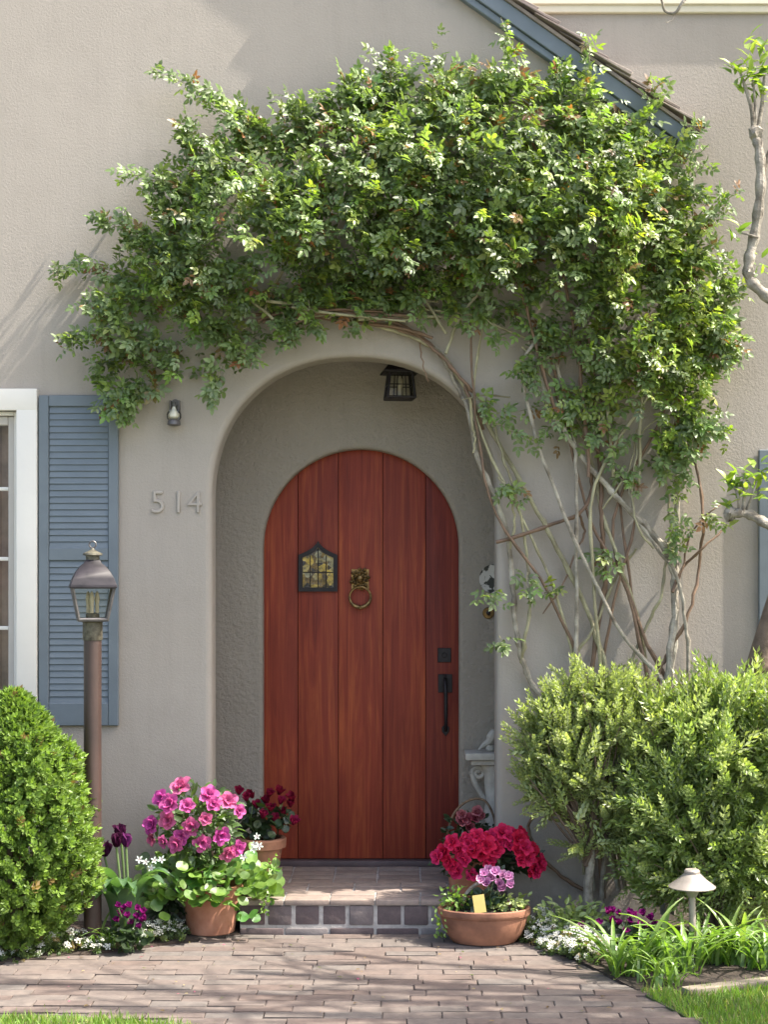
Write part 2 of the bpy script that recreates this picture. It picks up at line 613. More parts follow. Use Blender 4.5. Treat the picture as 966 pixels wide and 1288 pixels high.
def sheet(name, poly, z, mat, thick=0.03):
    me = bpy.data.meshes.new(name)
    bm = bmesh.new()
    vs = [bm.verts.new((x, y, z)) for x, y in poly]
    f = bm.faces.new(vs)
    r = bmesh.ops.extrude_face_region(bm, geom=[f])
    bmesh.ops.translate(bm, verts=[e for e in r['geom'] if isinstance(e, bmesh.types.BMVert)], vec=(0, 0, -thick))
    bmesh.ops.recalc_face_normals(bm, faces=bm.faces)
    bm.to_mesh(me)
    bm.free()
    me.materials.append(mat)
    return link(name, me)


def curve2(pts, sub=6):
    return [(p.x, p.y) for p in smooth_path([(x, y, 0) for x, y in pts], sub)]


def fl(px, py):
    q = floor_at(px, py)
    return (q.x, q.y)


edge_right = curve2([(0.50, -0.27), fl(668, 1186), fl(722, 1206), fl(802, 1246), fl(882, 1289), (1.25, -2.5), (1.5, -3.6)])
edge_far = curve2([(-6.0, -1.8), (-3.2, -1.35), (-2.2, -1.0), fl(0, 1211), fl(100, 1201), fl(215, 1186), (-0.74, -0.27)])
edge_near = curve2([(-0.45, -3.6), (-0.55, -2.3), (-0.70, -1.80), fl(190, 1286), fl(0, 1276), (-2.2, -1.75), (-3.2, -2.2), (-6.0, -2.8)])
path_poly = edge_far + edge_right + edge_near
path = struct(sheet('path', path_poly, -0.008, M['joint'], 0.06))


def inside(poly, x, y):
    c = False
    j = len(poly) - 1
    for i in range(len(poly)):
        xi, yi = poly[i]
        xj, yj = poly[j]
        if (yi > y) != (yj > y) and x < (xj - xi) * (y - yi) / (yj - yi) + xi:
            c = not c
        j = i
    return c


bw, bd = 0.22, 0.078
brick_meshes = []
for k in range(5):
    mb = MB()
    mb.box((-bw / 2 + 0.0018, -bd / 2 + 0.0018, -0.05), (bw / 2 - 0.0018, bd / 2 - 0.0018, 0.0))
    me = mb.mesh('brick', M['paver'], 0.0025, 1)
    for vtx in me.vertices:
        if vtx.co.z > -0.02:
            vtx.co.x += runif(-0.0025, 0.0025)
            vtx.co.y += runif(-0.0025, 0.0025)
            vtx.co.z += runif(-0.0012, 0.0012)
    brick_meshes.append(me)
for r_ in range(0, 23):
    yy = -0.298 - r_ * bd
    rj = runif(-0.05, 0.05)
    for c_ in range(-12, 8):
        xx = c_ * bw + (0.5 * bw if r_ % 2 else 0) + 0.02 + rj
        if -1.95 < xx < 1.3 and inside(path_poly, xx, yy) and inside(path_poly, xx - 0.06, yy) and inside(path_poly, xx + 0.06, yy):
            link('brick', random.choice(brick_meshes), path, (xx, yy, runif(-0.0025, 0.0025)), (runif(-0.006, 0.006), runif(-0.006, 0.006), runif(-0.012, 0.012) + random.choice((0, math.pi))))

bed_l = edge_far + [(-0.74, 0.0), (-6.0, 0.0)]
bed_r = [(0.50, 0.0)] + curve2([(0.50, -0.28), fl(668, 1186), fl(722, 1206), fl(802, 1246)]) + [(1.16, -1.24), (1.45, -1.10), (2.2, -0.95), (4, -0.9), (4, 0.05)]


def bed(name, poly):
    o = sheet(name, poly, 0.004, M['soil'], 0.06)
    return struct(o)


bed('planting_bed', bed_l)
bed('planting_bed', bed_r)
# pale concrete sheet behind the camera, added unseen to bounce light onto the house
M['concrete'] = groundmat('concrete', (0.30, 0.285, 0.26), (0.37, 0.355, 0.33), 2.0)
struct(sheet('bounce_sheet', [(-14, -16), (14, -16), (14, -5.5), (-14, -5.5)], 0.012, M['concrete'], 0.06))
lawn_l = edge_near[6:] + [(-6, -6), (-0.5, -6)]
lawn_r = [fl(803, 1246.5), (1.16, -1.245), (1.45, -1.105), (2.2, -0.955), (4, -0.905), (6, -1), (6, -6), (1.9, -6), (1.5, -3.6), (1.25, -2.5), fl(882, 1289)]
struct(sheet('lawn', lawn_l, 0.0, M['lawn'], 0.06))
struct(sheet('lawn', lawn_r, 0.0, M['lawn'], 0.06))

# ================================================================== HOUSE
house = thing('house', 'taupe stucco house with arched porch, red plank door and blue grey shutters', 'house', (0, 0, 0))

# front wall: outline with an arched opening and a window opening
AL, AR = -0.896, 0.448
ACX, AA = (AL + AR) / 2, (AR - AL) / 2
ASP, AB, AN = 1.992, 0.672, 2.2
BULL = 0.030


def arch_pts(cx, a, sp, b, n, base, k=40, off=0.0):
    """(x, z) from lower left over the top to lower right, offset outward"""
    out = [(cx - a - off, base), (cx - a - off, (base + sp) / 2)]
    for i in range(k + 1):
        th = math.pi - math.pi * i / k
        c, s = math.cos(th), math.sin(th)
        x = cx + a * math.copysign(abs(c) ** (2 / n), c)
        z = sp + b * abs(s) ** (2 / n)
        nx = math.copysign(abs(c) ** (2 - 2 / n), c) / a
        nz = abs(s) ** (2 - 2 / n) / b
        l = math.hypot(nx, nz)
        out.append((x + nx / l * off, z + nz / l * off))
    out += [(cx + a + off, (base + sp) / 2), (cx + a + off, base)]
    return out


def bullnose(mb, fn, y0, r, depth, base):
    rows = []
    for j in range(7):
        ph = j / 6 * math.pi / 2
        off = r - r * math.sin(ph)
        y = y0 + r - r * math.cos(ph)
        rows.append([(x, y, z) for x, z in fn(off)])
    rows.append([(x, y0 + depth, z) for x, z in fn(0.0)])
    n = len(rows[0])
    vs = [p for row in rows for p in row]
    fs = []
    for j in range(len(rows) - 1):
        for i in range(n - 1):
            fs.append((j * n + i, j * n + i + 1, (j + 1) * n + i + 1, (j + 1) * n + i))
    mb.add(vs, fs, True)


def fill_face(outline, holes, y, flip=False):
    bm = bmesh.new()
    for loop in [outline] + holes:
        vs = [bm.verts.new((x, y, z)) for x, z in loop]
        for i in range(len(vs)):
            bm.edges.new((vs[i], vs[(i + 1) % len(vs)]))
    bmesh.ops.triangle_fill(bm, edges=bm.edges[:], use_beauty=True)
    V = [tuple(v.co) for v in bm.verts]
    bm.verts.index_update()
    F = [tuple(v.index for v in f.verts) for f in bm.faces]
    bm.free()
    return V, F


SLOPE = 0.70


def rake_z(x):          # underside of the rake board on the wall
    return at(586, 0).z - SLOPE * (x - at(586, 0).x)


XR = at(860, 0).x
WX0, WX1, WZ0, WZ1 = -2.75, at(22, 0).x, at(0, 905).z, at(0, 517).z
arch_fn = lambda off: arch_pts(ACX, AA, ASP, AB, AN, -0.04, 40, off)
outline = [(-4.5, -0.06), (AL - BULL, -0.06)]
fr = arch_fn(BULL)
fr[0] = (fr[0][0], -0.06)
fr[-1] = (fr[-1][0], -0.06)
outline = [(-4.5, -0.06)] + fr + [(XR, -0.06), (XR, rake_z(XR) + 0.05), (-4.5, rake_z(-4.5) + 0.05)]
mb = MB()
hole = [(WX0, WZ0), (WX1, WZ0), (WX1, WZ1), (WX0, WZ1)]
mb.add(*fill_face(outline, [hole], 0.0))
bullnose(mb, arch_fn, 0.0, BULL, 0.15, -0.04)
# window reveal and the return of the corner
for (a, b_) in zip(hole, hole[1:] + hole[:1]):
    mb.add([(a[0], 0, a[1]), (b_[0], 0, b_[1]), (b_[0], 0.14, b_[1]), (a[0], 0.14, a[1])], [(0, 1, 2, 3)])
mb.add([(XR, 0, -0.06), (XR, 0.07, -0.06), (XR, 0.07, rake_z(XR) + 0.05), (XR, 0, rake_z(XR) + 0.05)], [(0, 1, 2, 3)])
mb.build('front_wall', M['stucco'], house)
# inner face of the arch wall
mb = MB()
ins = arch_fn(0.0)
mb.add(*fill_face([(-1.4, -0.04)] + ins + [(0.9, -0.04), (0.9, 3.0), (-1.4, 3.0)], [], 0.15))
mb.build('porch_inner_wall', M['stucco_in'], house)
# set-back wall on the right
mb = MB()
poly = [(1.25, -0.06), (6.0, -0.06), (6.0, 4.32), (0.15, 4.32), (0.15, 3.9), (1.25, 3.0)]
mb.prism(poly, 0.05, 0.16)
mb.build('side_wall', M['stucco'], house)
mb = MB()
mb.box((0.3, 0.030, 4.30), (6.0, 0.13, 4.5))
mb.box((0.3, 0.018, 4.335), (6.0, 0.0295, 4.52))
mb.build('eave_trim', M['trim'], house, 0.004, 1)

# porch recess
PY = 0.55
DCX, DR, DSP = -0.206, 0.499, 1.779
FLZ = 0.155
door_fn = lambda off: arch_pts(DCX, DR, DSP, DR, 2.0, 0.02, 40, off)
dr_o = door_fn(0.022)
mb = MB()
mb.add(*fill_face([(-1.2, 0.02)] + dr_o + [(0.75, 0.02), (0.75, 2.86), (-1.2, 2.86)], [], PY))
bullnose(mb, door_fn, PY, 0.022, 0.1, 0.02)
mb.build('porch_back_wall', M['stucco_in'], house)
mb = MB()
mb.box((-1.26, 0.1502, 0.0), (-1.2, PY + 0.13, 2.9))
mb.box((0.75, 0.1502, 0.0), (0.81, PY + 0.13, 2.9))
mb.box((-1.26, 0.1502, 2.86), (0.81, PY + 0.13, 2.93))
mb.build('porch_lining', M['stucco_in'], house)

# ---- door
DY = 0.62
door = MB()
door.box((-0.82, DY + 0.034, 0.14), (0.42, DY + 0.07, 2.45))
door = door.build('door', M['door_dark'], house)
xs = [at(p, 0, DY).x for p in (325, 374.5, 425.5, 481.5, 535.5, 585)]
zb = at(0, 1080, DY).z
for i in range(5):
    x0, x1 = xs[i] + 0.001, xs[i + 1] - 0.001
    top = []
    for k in range(9):
        x = x1 + (x0 - x1) * k / 8
        dx = min(abs(x - DCX), 0.52)
        top.append((x, DSP + math.sqrt(0.54 ** 2 - dx * dx)))
    mb = MB()
    mb.prism([(x0, zb), (x1, zb)] + top, DY, DY + 0.032)
    o = mb.build('plank', M['door'], door, 0.004, 2)
mb = MB()
mb.box((DCX - 0.52, DY - 0.045, FLZ - 0.005), (DCX + 0.52, DY + 0.033, zb - 0.004))
mb.build('threshold', M['sill'], house, 0.006, 2)


def on_door(px, py, dy=0.0):
    return at(px, py, DY - dy)


def pxz(pts, Y):
    return [(at(a, b, Y).x, at(a, b, Y).z) for a, b in pts]


# speakeasy window with ogee top
fo = [(375.5, 744), (424.5, 744), (424.5, 698), (415, 694), (407, 689), (402, 684), (400, 680.5), (398, 684), (393, 689), (385, 694), (375.5, 698)]
fi = [(380.5, 739), (419.5, 739), (419.5, 701.5), (412, 698.5), (405, 694), (400, 688.5), (395, 694), (388, 698.5), (380.5, 701.5)]
Yv = DY - 0.002
V, F = fill_face(pxz(fo, Yv), [pxz(fi, Yv)], Yv - 0.018)
mb = MB()
mb.add(V, F)
for loop, flip in ((pxz(fo, Yv), 0), (pxz(fi, Yv), 1)):
    n = len(loop)
    mb.add([(x, Yv - 0.018, z) for x, z in loop] + [(x, Yv, z) for x, z in loop], [(i, (i + 1) % n, n + (i + 1) % n, n + i) for i in range(n)])
mb.build('viewer_frame', M['iron'], door)
mb = MB()
mb.prism(pxz(fi, Yv), Yv - 0.006, Yv - 0.001)
gl = mb.build('viewer_glass', M['stained'], door)
mb = MB()
for a, b_ in (((400, 690), (400, 739)), ((381, 720), (419, 720)), ((390, 699), (390, 739)), ((410, 699), (410, 739))):
    mb.tube([at(*a, Yv - 0.008), at(*b_, Yv - 0.008)], 0.0022, 6)
mb.build('viewer_grille', M['iron'], door)

# knocker: mask plate and ring
mb = MB()
c = at(453, 728, DY - 0.012)
rs = random.Random(3)
mb.box(tuple(at(442, 741, DY - 0.001) - Vector((0, 0.006, 0))), tuple(at(464, 716, DY - 0.001)))
for k in range(26):
    a = k * 2.4
    rr = 0.050 * math.sqrt((k + 0.5) / 26)
    p = c + Vector((rr * math.cos(a) * 0.95, rs.uniform(-0.01, 0.002), rr * math.sin(a) * 1.1))
    mb.lathe([(0.002, -0.009), (0.008, -0.006), (0.0105, 0.0), (0.008, 0.006), (0.002, 0.009)], p, 8)
mb.lathe([(0.004, -0.02), (0.014, -0.014), (0.02, 0.0), (0.015, 0.014), (0.005, 0.02)], c + Vector((0, -0.012, 0)), 10)
mb.build('knocker_mask', M['bronze'], door)
mb = MB()
c = at(453, 751, DY - 0.03)
mb.tube([c + Vector((0.054 * math.sin(a), 0, 0.052 * math.cos(a))) for a in [2 * math.pi * k / 28 for k in range(29)]], [0.0062 + 0.004 * max(0, -math.cos(2 * math.pi * k / 28)) for k in range(29)], 8, False)
mb.lathe([(0.003, -0.012), (0.011, -0.006), (0.012, 0.004), (0.004, 0.011)], c + Vector((0, 0, -0.053)), 10)
mb.build('knocker_ring', M['bronze'], door)

# lock and handle
mb = MB()
a, b_ = at(550.5, 833, DY), at(567.5, 815, DY)
mb.box((a.x, DY - 0.008, a.z), (b_.x, DY - 0.001, b_.z))
me_ = at(559, 824, DY)
mb.tube([(me_.x, DY - 0.001, me_.z), (me_.x, DY - 0.016, me_.z)], 0.013, 14)
mb.build('lock', M['iron'], door, 0.002, 1)
mb = MB()
a, b_ = at(551, 871, DY), at(569, 848, DY)
mb.box((a.x, DY - 0.008, a.z), (b_.x, DY - 0.001, b_.z))
hp = [(560.5, 853, 0.004), (560, 857, 0.03), (560.5, 864, 0.052), (561, 880, 0.056), (561, 900, 0.054), (561, 912, 0.04), (560.5, 919, 0.012)]
mb.tube(smooth_path([at(x, y, DY - d) for x, y, d in hp], 4), [0.008] * 4 + [0.011] * 8 + [0.0105] * 5 + [0.009] * 8, 10)
mb.prism(pxz([(560.5, 926), (556, 920), (555.5, 915), (560.5, 910), (565.5, 915), (565, 920)], DY), DY - 0.012, DY - 0.001)
mb.tube([at(560, 852, DY), at(560, 850, DY - 0.03), at(560, 852, DY - 0.045)], [0.006, 0.006, 0.009], 8)
mb.build('handle', M['iron'], door, 0.0015, 1)

# ---- window on the left
win = MB()
cw = at(46, 0, -0.03).x - WX1     # casing width
y0, y1 = -0.035, 0.03
for (a, b_) in (((WX1, WZ0 - 0.1), (WX1 + cw, WZ1 + cw + 0.004)), ((WX0 - cw, WZ0 - 0.1), (WX0, WZ1 + cw + 0.004))):
    win.box((a[0], y0, a[1]), (b_[0], y1, b_[1] - cw))
win.prism([(WX0 - cw, WZ1), (WX1 + cw, WZ1), (WX1 + cw, WZ1 + cw * 1.05), (WX0 - cw, WZ1 + cw * 1.05)], y0, y1)
win.box((WX0 - cw - 0.04, -0.075, WZ0 - 0.06), (WX1 + cw + 0.03, -0.037, WZ0 - 0.02))
window = win.build('window', M['white'], house, 0.006, 2)
mb = MB()
sw = 0.022
mb.box((WX1 - sw, 0.012, WZ0), (WX1, 0.06, WZ1))
mb.box((WX0, 0.012, WZ0), (WX0 + sw, 0.06, WZ1))
mb.box((WX0 + sw, 0.012, WZ1 - sw * 0.9), (WX1 - sw, 0.06, WZ1))
mb.build('frame', M['white'], window, 0.003, 1)
gx1, gz1 = WX1 - sw - 0.032, WZ1 - sw - 0.042
mb = MB()
mb.box((gx1, 0.03, WZ0), (WX1 - sw - 0.001, 0.07, WZ1 - sw))
mb.box((WX0 + sw, 0.03, WZ0), (WX0 + sw + 0.03, 0.07, WZ1 - sw))
mb.box((WX0 + sw + 0.03, 0.03, gz1), (gx1, 0.07, WZ1 - sw))
mb.build('sash', M['sash'], window, 0.004, 1)
for py in (615, 703, 790, 878):
    z = at(0, py, 0.04).z
    mb = MB()
    mb.box((WX0 + 0.05, 0.038, z - 0.009), (gx1 - 0.0005, 0.06, z + 0.009))
    mb.build('muntin', M['white'], window, 0.003, 1)
for k in range(1, 3):
    x = gx1 + (WX0 + 0.05 - gx1) * k / 3
    mb = MB()
    mb.box((x - 0.009, 0.0385, WZ0), (x + 0.009, 0.0595, gz1))
    mb.build('muntin', M['white'], window, 0.003, 1)
pz = [gz1] + [at(0, py, 0.04).z for py in (615, 703, 790, 878)] + [WZ0]
for k in range(5):
    for c_ in range(3):
        xa = gx1 + (WX0 + 0.05 - gx1) * c_ / 3
        xb = gx1 + (WX0 + 0.05 - gx1) * (c_ + 1) / 3
        mb = MB()
        tl = runif(-0.0015, 0.0015)
        mb.add([(xa, 0.049 + tl, pz[k]), (xb, 0.049 - tl, pz[k]), (xb, 0.049, pz[k + 1]), (xa, 0.049, pz[k + 1])], [(0, 1, 2, 3)])
        mb.build('pane', M['glass'], window)
mb = MB()
n = 120
vs = []
for i in range(n + 1):
    x = -3.1 + 1.6 * i / n
    y = 0.13 + 0.02 * math.sin(x * 42) + 0.008 * math.sin(x * 97)
    vs += [(x, y, WZ0 - 0.3), (x, y, WZ1 + 0.3)]
mb.add(vs, [(2 * i, 2 * i + 2, 2 * i + 3, 2 * i + 1) for i in range(n)], True)
mb.build('curtain', M['curtain'], window)


# ---- shutters
def shutter(x0, x1, ztop, zbot, zm1, zm2, y, n1, n2, stl, label=None):
    yb, yf = y, y - 0.024
    mb = MB()
    mb.box((x0, yf, zbot), (x0 + stl, yb, ztop))
    mb.box((x1 - stl, yf, zbot), (x1, yb, ztop))
    tr, br = 0.052, 0.107
    for a, b_ in ((ztop - tr, ztop), (zm2, zm1), (zbot, zbot + br)):
        mb.box((x0 + stl + 0.0006, yf + 0.0015, a), (x1 - stl - 0.0006, yb, b_))
    s = mb.build('shutter', M['blue'], house, 0.003, 1)
    if label:
        s['label'] = label
    mb = MB()
    mb.box((x0 + 0.01, yb - 0.004, zbot + 0.01), (x1 - 0.01, yb - 0.001, ztop - 0.01))
    mb.build('backing', M['blue'], s)
    sm = None
    for a, b_, n in ((ztop - tr, zm1, n1), (zm2, zbot + br, n2)):
        st = (a - b_) / n
        if sm is None:
            m2 = MB()
            hw = (x1 - x0) / 2 - stl - 0.001
            rot = Matrix.Rotation(R(-48), 3, 'X')
            m2.box((-hw, -0.0175, -0.003), (hw, 0.0175, 0.003), Matrix.Rotation(R(77), 3, 'X'), (0, 0, 0))
            sm = m2.mesh('slat', M['blue'], 0.0015, 1)
        for k in range(n):
            link('slat', sm, s, ((x0 + x1) / 2, (yb + yf) / 2 + 0.0015, a - st * (k + 0.5)), (runif(-0.02, 0.02), 0, 0))
    return s


ys = -0.03
shutter(at(47.5, 0, ys).x, at(148, 0, ys).x, at(0, 497, ys).z, at(0, 913, ys).z, at(0, 689, ys).z, at(0, 705, ys).z, -0.002, 22, 22, 0.047)
x0 = at(957, 0, 0.0).x
shutter(x0, x0 + 0.376, at(0, 565, 0).z, at(0, 895, 0).z, at(0, 715, 0).z, at(0, 731, 0).z, 0.047, 18, 18, 0.047)

# ---- roof over the porch gable
tx = Vector((1, 0, -SLOPE)).normalized()       # down the rake
nx = Vector((SLOPE, 0, 1)).normalized()        # up off the roof
p0 = Vector((at(586, 0, -0.05).x, 0, at(586, 0, -0.05).z))   # lower rake edge seen
s_end = (at(855, 0, -0.05).x - p0.x) / tx.x


def rake_box(mb, s0, s1, n0, n1, y0, y1):
    vs = []
    for y in (y0, y1):
        for s, n_ in ((s0, n0), (s1, n0), (s1, n1), (s0, n1)):
            p = p0 + tx * s + nx * n_
            vs.append((p.x, y, p.z))
    mb.add(vs, [(0, 1, 2, 3), (7, 6, 5, 4), (0, 4, 5, 1), (1, 5, 6, 2), (2, 6, 7, 3), (3, 7, 4, 0)])


mb = MB()
rake_box(mb, -6.0, s_end + 0.02, 0.100, 0.114, -0.075, 0.07)
roof = mb.build('roof', M['shingle'], house)
mb = MB()
rake_box(mb, -6.0, s_end, 0.030, 0.099, -0.062, -0.04)
mb.build('fascia_board', M['blue'], roof, 0.003, 1)
mb = MB()
rake_box(mb, -6.0, s_end - 0.03, -0.004, 0.0295, -0.046, -0.004)
mb.build('bed_moulding', M['blue'], roof, 0.004, 1)
mb = MB()
rake_box(mb, -6.0, s_end, 0.070, 0.0985, -0.0395, 0.045)
mb.build('soffit', M['blue'], roof)
s = s_end + 0.035
k = 0
while s > -0.5:
    th = runif(0.012, 0.02)
    for (ya, yb) in ((-0.095 + runif(-0.01, 0.01), -0.025 + runif(-0.01, 0.01)), (-0.014, 0.049)):
        mb = MB()
        a0, a1 = s - 0.26, s
        vs = []
        for y in (ya, yb):
            for ss, n_ in ((a0, 0.117), (a1, 0.139), (a1, 0.139 + th), (a0, 0.121)):
                p = p0 + tx * (ss + runif(-0.006, 0.006)) + nx * n_
                vs.append((p.x, y, p.z))
        mb.add(vs, [(0, 1, 2, 3), (7, 6, 5, 4), (0, 4, 5, 1), (1, 5, 6, 2), (2, 6, 7, 3), (3, 7, 4, 0)])
        mb.build('shingle', M['shingle'], roof, 0.002, 1)
        if yb > 0:
            pass
    s -= runif(0.115, 0.145)
    k += 1
# eave gutter, seen end-on
mb = MB()
gp = pxz([(855, 172), (881, 170), (880, 181), (874, 190), (862, 194), (855, 190)], -0.1)
mb.prism(gp, -0.08, 0.045)
mb.build('gutter', M['gutter'], house, 0.004, 1)

# ---- house numbers
for ch, px in (('5', 198.5), ('1', 224.5), ('4', 245)):
    cu = bpy.data.curves.new('house_number', 'FONT')
    cu.body = ch
    cu.size = 0.150
    cu.align_x = 'CENTER'
    cu.offset = -0.0028
    cu.extrude = 0.003
    cu.bevel_depth = 0.0022
    cu.bevel_resolution = 1
    to = bpy.data.objects.new('tmp', cu)
    COL.objects.link(to)
    dg = bpy.context.evaluated_depsgraph_get()
    me = bpy.data.meshes.new_from_object(to.evaluated_get(dg))
    bpy.data.objects.remove(to)
    me.materials.clear()
    me.materials.append(M['digit'])
    p = at(px, 645, 0)
    o = link('house_number', me, house, (p.x, -0.0052, p.z), (R(90), 0, 0))
    o['label'] = 'raised digit %s painted in the wall colour' % ch

# ================================================================== DOORSTEP
SX0, SX1, SYF = -0.742, 0.50, -0.25
step = thing('brick_step', 'brick doorstep with mortared riser in front of the red door', 'doorstep', ((SX0 + SX1) / 2, -0.2, 0))
mb = MB()
mb.box((SX0 + 0.006, SYF + 0.006, -0.03), (SX1 - 0.006, 0.0, FLZ - 0.006))
mb.box((-0.89, 0.0, -0.03), (0.44, 0.15, FLZ - 0.0065))
mb.box((-1.195, 0.1505, -0.03), (0.745, DY + 0.03, FLZ - 0.007))
mb.build('mortar_bed', M['mortar'], step)


def bricks_row(x0, x1, n, y0, y1, z0, z1, mat, gap=0.011, bev=0.006, jit=0.003):
    wd = (x1 - x0) / n
    for k in range(n):
        mb = MB()
        xa, xb = x0 + wd * k + gap / 2, x0 + wd * (k + 1) - gap / 2
        j = [runif(-jit, jit) for _ in range(6)]
        mb.box((xa + j[0], y0 + j[1], z0), (xb + j[2], y1, z1 + j[3] * 0.5))
        mb.build('brick', mat, step, bev, 2)


# riser: a thin lower course and upright headers above, then the tread
bricks_row(SX0, SX1, 6, SYF, SYF + 0.09, -0.012, 0.026, M['brick'])
bricks_row(SX0, SX1, 10, SYF + 0.002, SYF + 0.09, 0.040, FLZ - 0.026, M['brick'], 0.014, 0.007)
for r_ in range(8):
    ya = SYF - 0.006 + r_ * 0.1035
    x0_, x1_ = (SX0, SX1) if r_ < 2 else ((-0.885, 0.435) if ya < 0.06 else (-1.18, 0.73))
    n_ = 6 if r_ < 4 else 9
    bricks_row(x0_, x1_, n_, ya, min(ya + 0.0975, DY - 0.05), FLZ - 0.024, FLZ, M['tread'], 0.009, 0.005)

# ================================================================== FIXTURES
# porch lantern
lp = at(503, 0, 0.32)
LZ = at(0, 501, 0.32).z
lan = thing('porch_lantern', 'small dark iron lantern hanging inside the arched porch', 'lantern', (lp.x, 0.32, LZ))


def sq_ring(cx, cy, z, hw, rot):
    return [Vector((cx + hw * math.sqrt(2) * math.cos(rot + math.pi / 4 + k * math.pi / 2), cy + hw * math.sqrt(2) * math.sin(rot + math.pi / 4 + k * math.pi / 2), z)) for k in range(4)]


def lantern_cage(parent, cx, cy, zb_, zt, hb, ht, rot, bar, mat, glass, cross=True):
    a, b_ = sq_ring(cx, cy, zb_, hb, rot), sq_ring(cx, cy, zt, ht, rot)
    mb = MB()
    for k in range(4):
        k2 = (k + 1) % 4
        mb.tube([a[k], b_[k]], bar, 6)
        mb.tube([a[k], a[k2]], bar * 1.1, 6)
        mb.tube([b_[k], b_[k2]], bar * 1.1, 6)
        if cross:
            for u in (0.33, 0.67):
                mb.tube([a[k].lerp(a[k2], u), b_[k].lerp(b_[k2], u)], bar * 0.5, 5)
            mb.tube([a[k].lerp(b_[k], 0.5), a[k2].lerp(b_[k2], 0.5)], bar * 0.5, 5)
    mb.build('cage', mat, parent)
    for k in range(4):
        k2 = (k + 1) % 4
        mb = MB()
        mb.add([a[k], a[k2], b_[k2], b_[k]], [(0, 1, 2, 3)])
        mb.build('pane', glass, parent)


lantern_cage(lan, lp.x, 0.32, LZ, LZ + 0.125, 0.068, 0.054, R(8), 0.0055, M['iron'], M['lampglass'])
mb = MB()
e, t_ = sq_ring(lp.x, 0.32, LZ + 0.13, 0.088, R(8)), sq_ring(lp.x, 0.32, LZ + 0.215, 0.018, R(8))
e2 = sq_ring(lp.x, 0.32, LZ + 0.122, 0.088, R(8))
mb.add(e2 + e + t_, [(3, 2, 1, 0)] + [(k, (k + 1) % 4, 4 + (k + 1) % 4, 4 + k) for k in range(4)] + [(4 + k, 4 + (k + 1) % 4, 8 + (k + 1) % 4, 8 + k) for k in range(4)] + [(8, 9, 10, 11)])
mb.build('roof', M['iron'], lan)
mb = MB()
mb.tube([(lp.x, 0.32, LZ + 0.21), (lp.x, 0.32, 2.861)], 0.005, 8)
mb.lathe([(0.04, -0.001), (0.04, -0.012), (0.01, -0.03)], (lp.x, 0.32, 2.86), 16)
mb.build('hanging_rod', M['iron'], lan)
mb = MB()
mb.lathe([(0.012, 0), (0.012, 0.05), (0.018, 0.06), (0.02, 0.075), (0.01, 0.095), (0.002, 0.105)], (lp.x, 0.32, LZ + 0.004), 12)
mb.build('bulb', M['candle'], lan)
mb = MB()
b4 = sq_ring(lp.x, 0.32, LZ - 0.004, 0.07, R(8))
mb.add(b4 + [p + Vector((0, 0, 0.005)) for p in b4], [(3, 2, 1, 0), (4, 5, 6, 7)] + [(k, (k + 1) % 4, 4 + (k + 1) % 4, 4 + k) for k in range(4)])
mb.build('bottom_plate', M['iron'], lan)

# small white wall light left of the arch
sp = at(219, 520, -0.03)
sec = thing('wall_light', 'small glass wall light bolted to the stucco above the house number', 'light', (sp.x, -0.001, sp.z + 0.05))
mb = MB()
mb.lathe([(0.018, 0.0), (0.018, 0.004)], (0, 0, 0), 16)
mb.v = [(x + sp.x, -0.001 - z, y + sp.z + 0.052) for x, y, z in mb.v]
mb.box((sp.x - 0.024, -0.03, sp.z + 0.008), (sp.x - 0.017, -0.002, sp.z + 0.062))
mb.box((sp.x + 0.017, -0.03, sp.z + 0.008), (sp.x + 0.024, -0.002, sp.z + 0.062))
mb.build('bracket', M['lead'], sec, 0.001, 1)
mb = MB()
mb.lathe([(0.008, 0.05), (0.012, 0.03), (0.016, 0.016), (0.028, 0.008), (0.034, -0.006), (0.034, -0.022), (0.03, -0.03), (0.012, -0.032)], (sp.x, -0.045, sp.z), 18)
mb.build('lamp_head', M['lampglass'], sec)
mb = MB()
mb.lathe([(0.006, 0.03), (0.014, 0.012), (0.022, -0.004), (0.022, -0.018), (0.012, -0.027)], (sp.x, -0.045, sp.z), 16)
mb.build('bulb', M['white'], sec)
mb = MB()
mb.lathe([(0.026, -0.0325), (0.03, -0.04), (0.032, -0.055), (0.02, -0.06)], (sp.x, -0.045, sp.z), 18)
mb.build('lens', M['lead'], sec)

# plate and bell push in the porch
c = at(621, 728, PY)
pl = MB()
pl.lathe([(0.01, 0.0), (0.045, 0.002), (0.05, 0.006), (0.069, 0.011), (0.074, 0.015), (0.074, 0.0185), (0.066, 0.0165), (0.048, 0.0105), (0.01, 0.0085)], (0, 0, 0), 32)
pl.v = [(x, -z, y) for x, y, z in pl.v]
o = link('wall_plate', pl.mesh('wall_plate', M['plate']), None, (c.x, PY - 0.001, c.z))
o['label'] = 'round painted ceramic plate hung on the porch wall right of the door'
o['category'] = 'plate'
c = at(614.5, 771, PY)
bell = thing('door_bell', 'round dark doorbell button below the ceramic plate', 'doorbell', (c.x, PY, c.z))
mb = MB()
mb.lathe([(0.03, 0.0), (0.03, 0.004), (0.026, 0.009), (0.014, 0.009), (0.013, 0.006)], (0, 0, 0), 24)
mb.v = [(x + c.x, PY - 0.001 - z, y + c.z) for x, y, z in mb.v]
mb.build('ring', M['bronze'], bell)
mb = MB()
mb.lathe([(0.011, 0.004), (0.011, 0.011), (0.006, 0.014)], (0, 0, 0), 16)
mb.v = [(x + c.x, PY - 0.001 - z, y + c.z) for x, y, z in mb.v]
mb.build('button', M['iron'], bell)

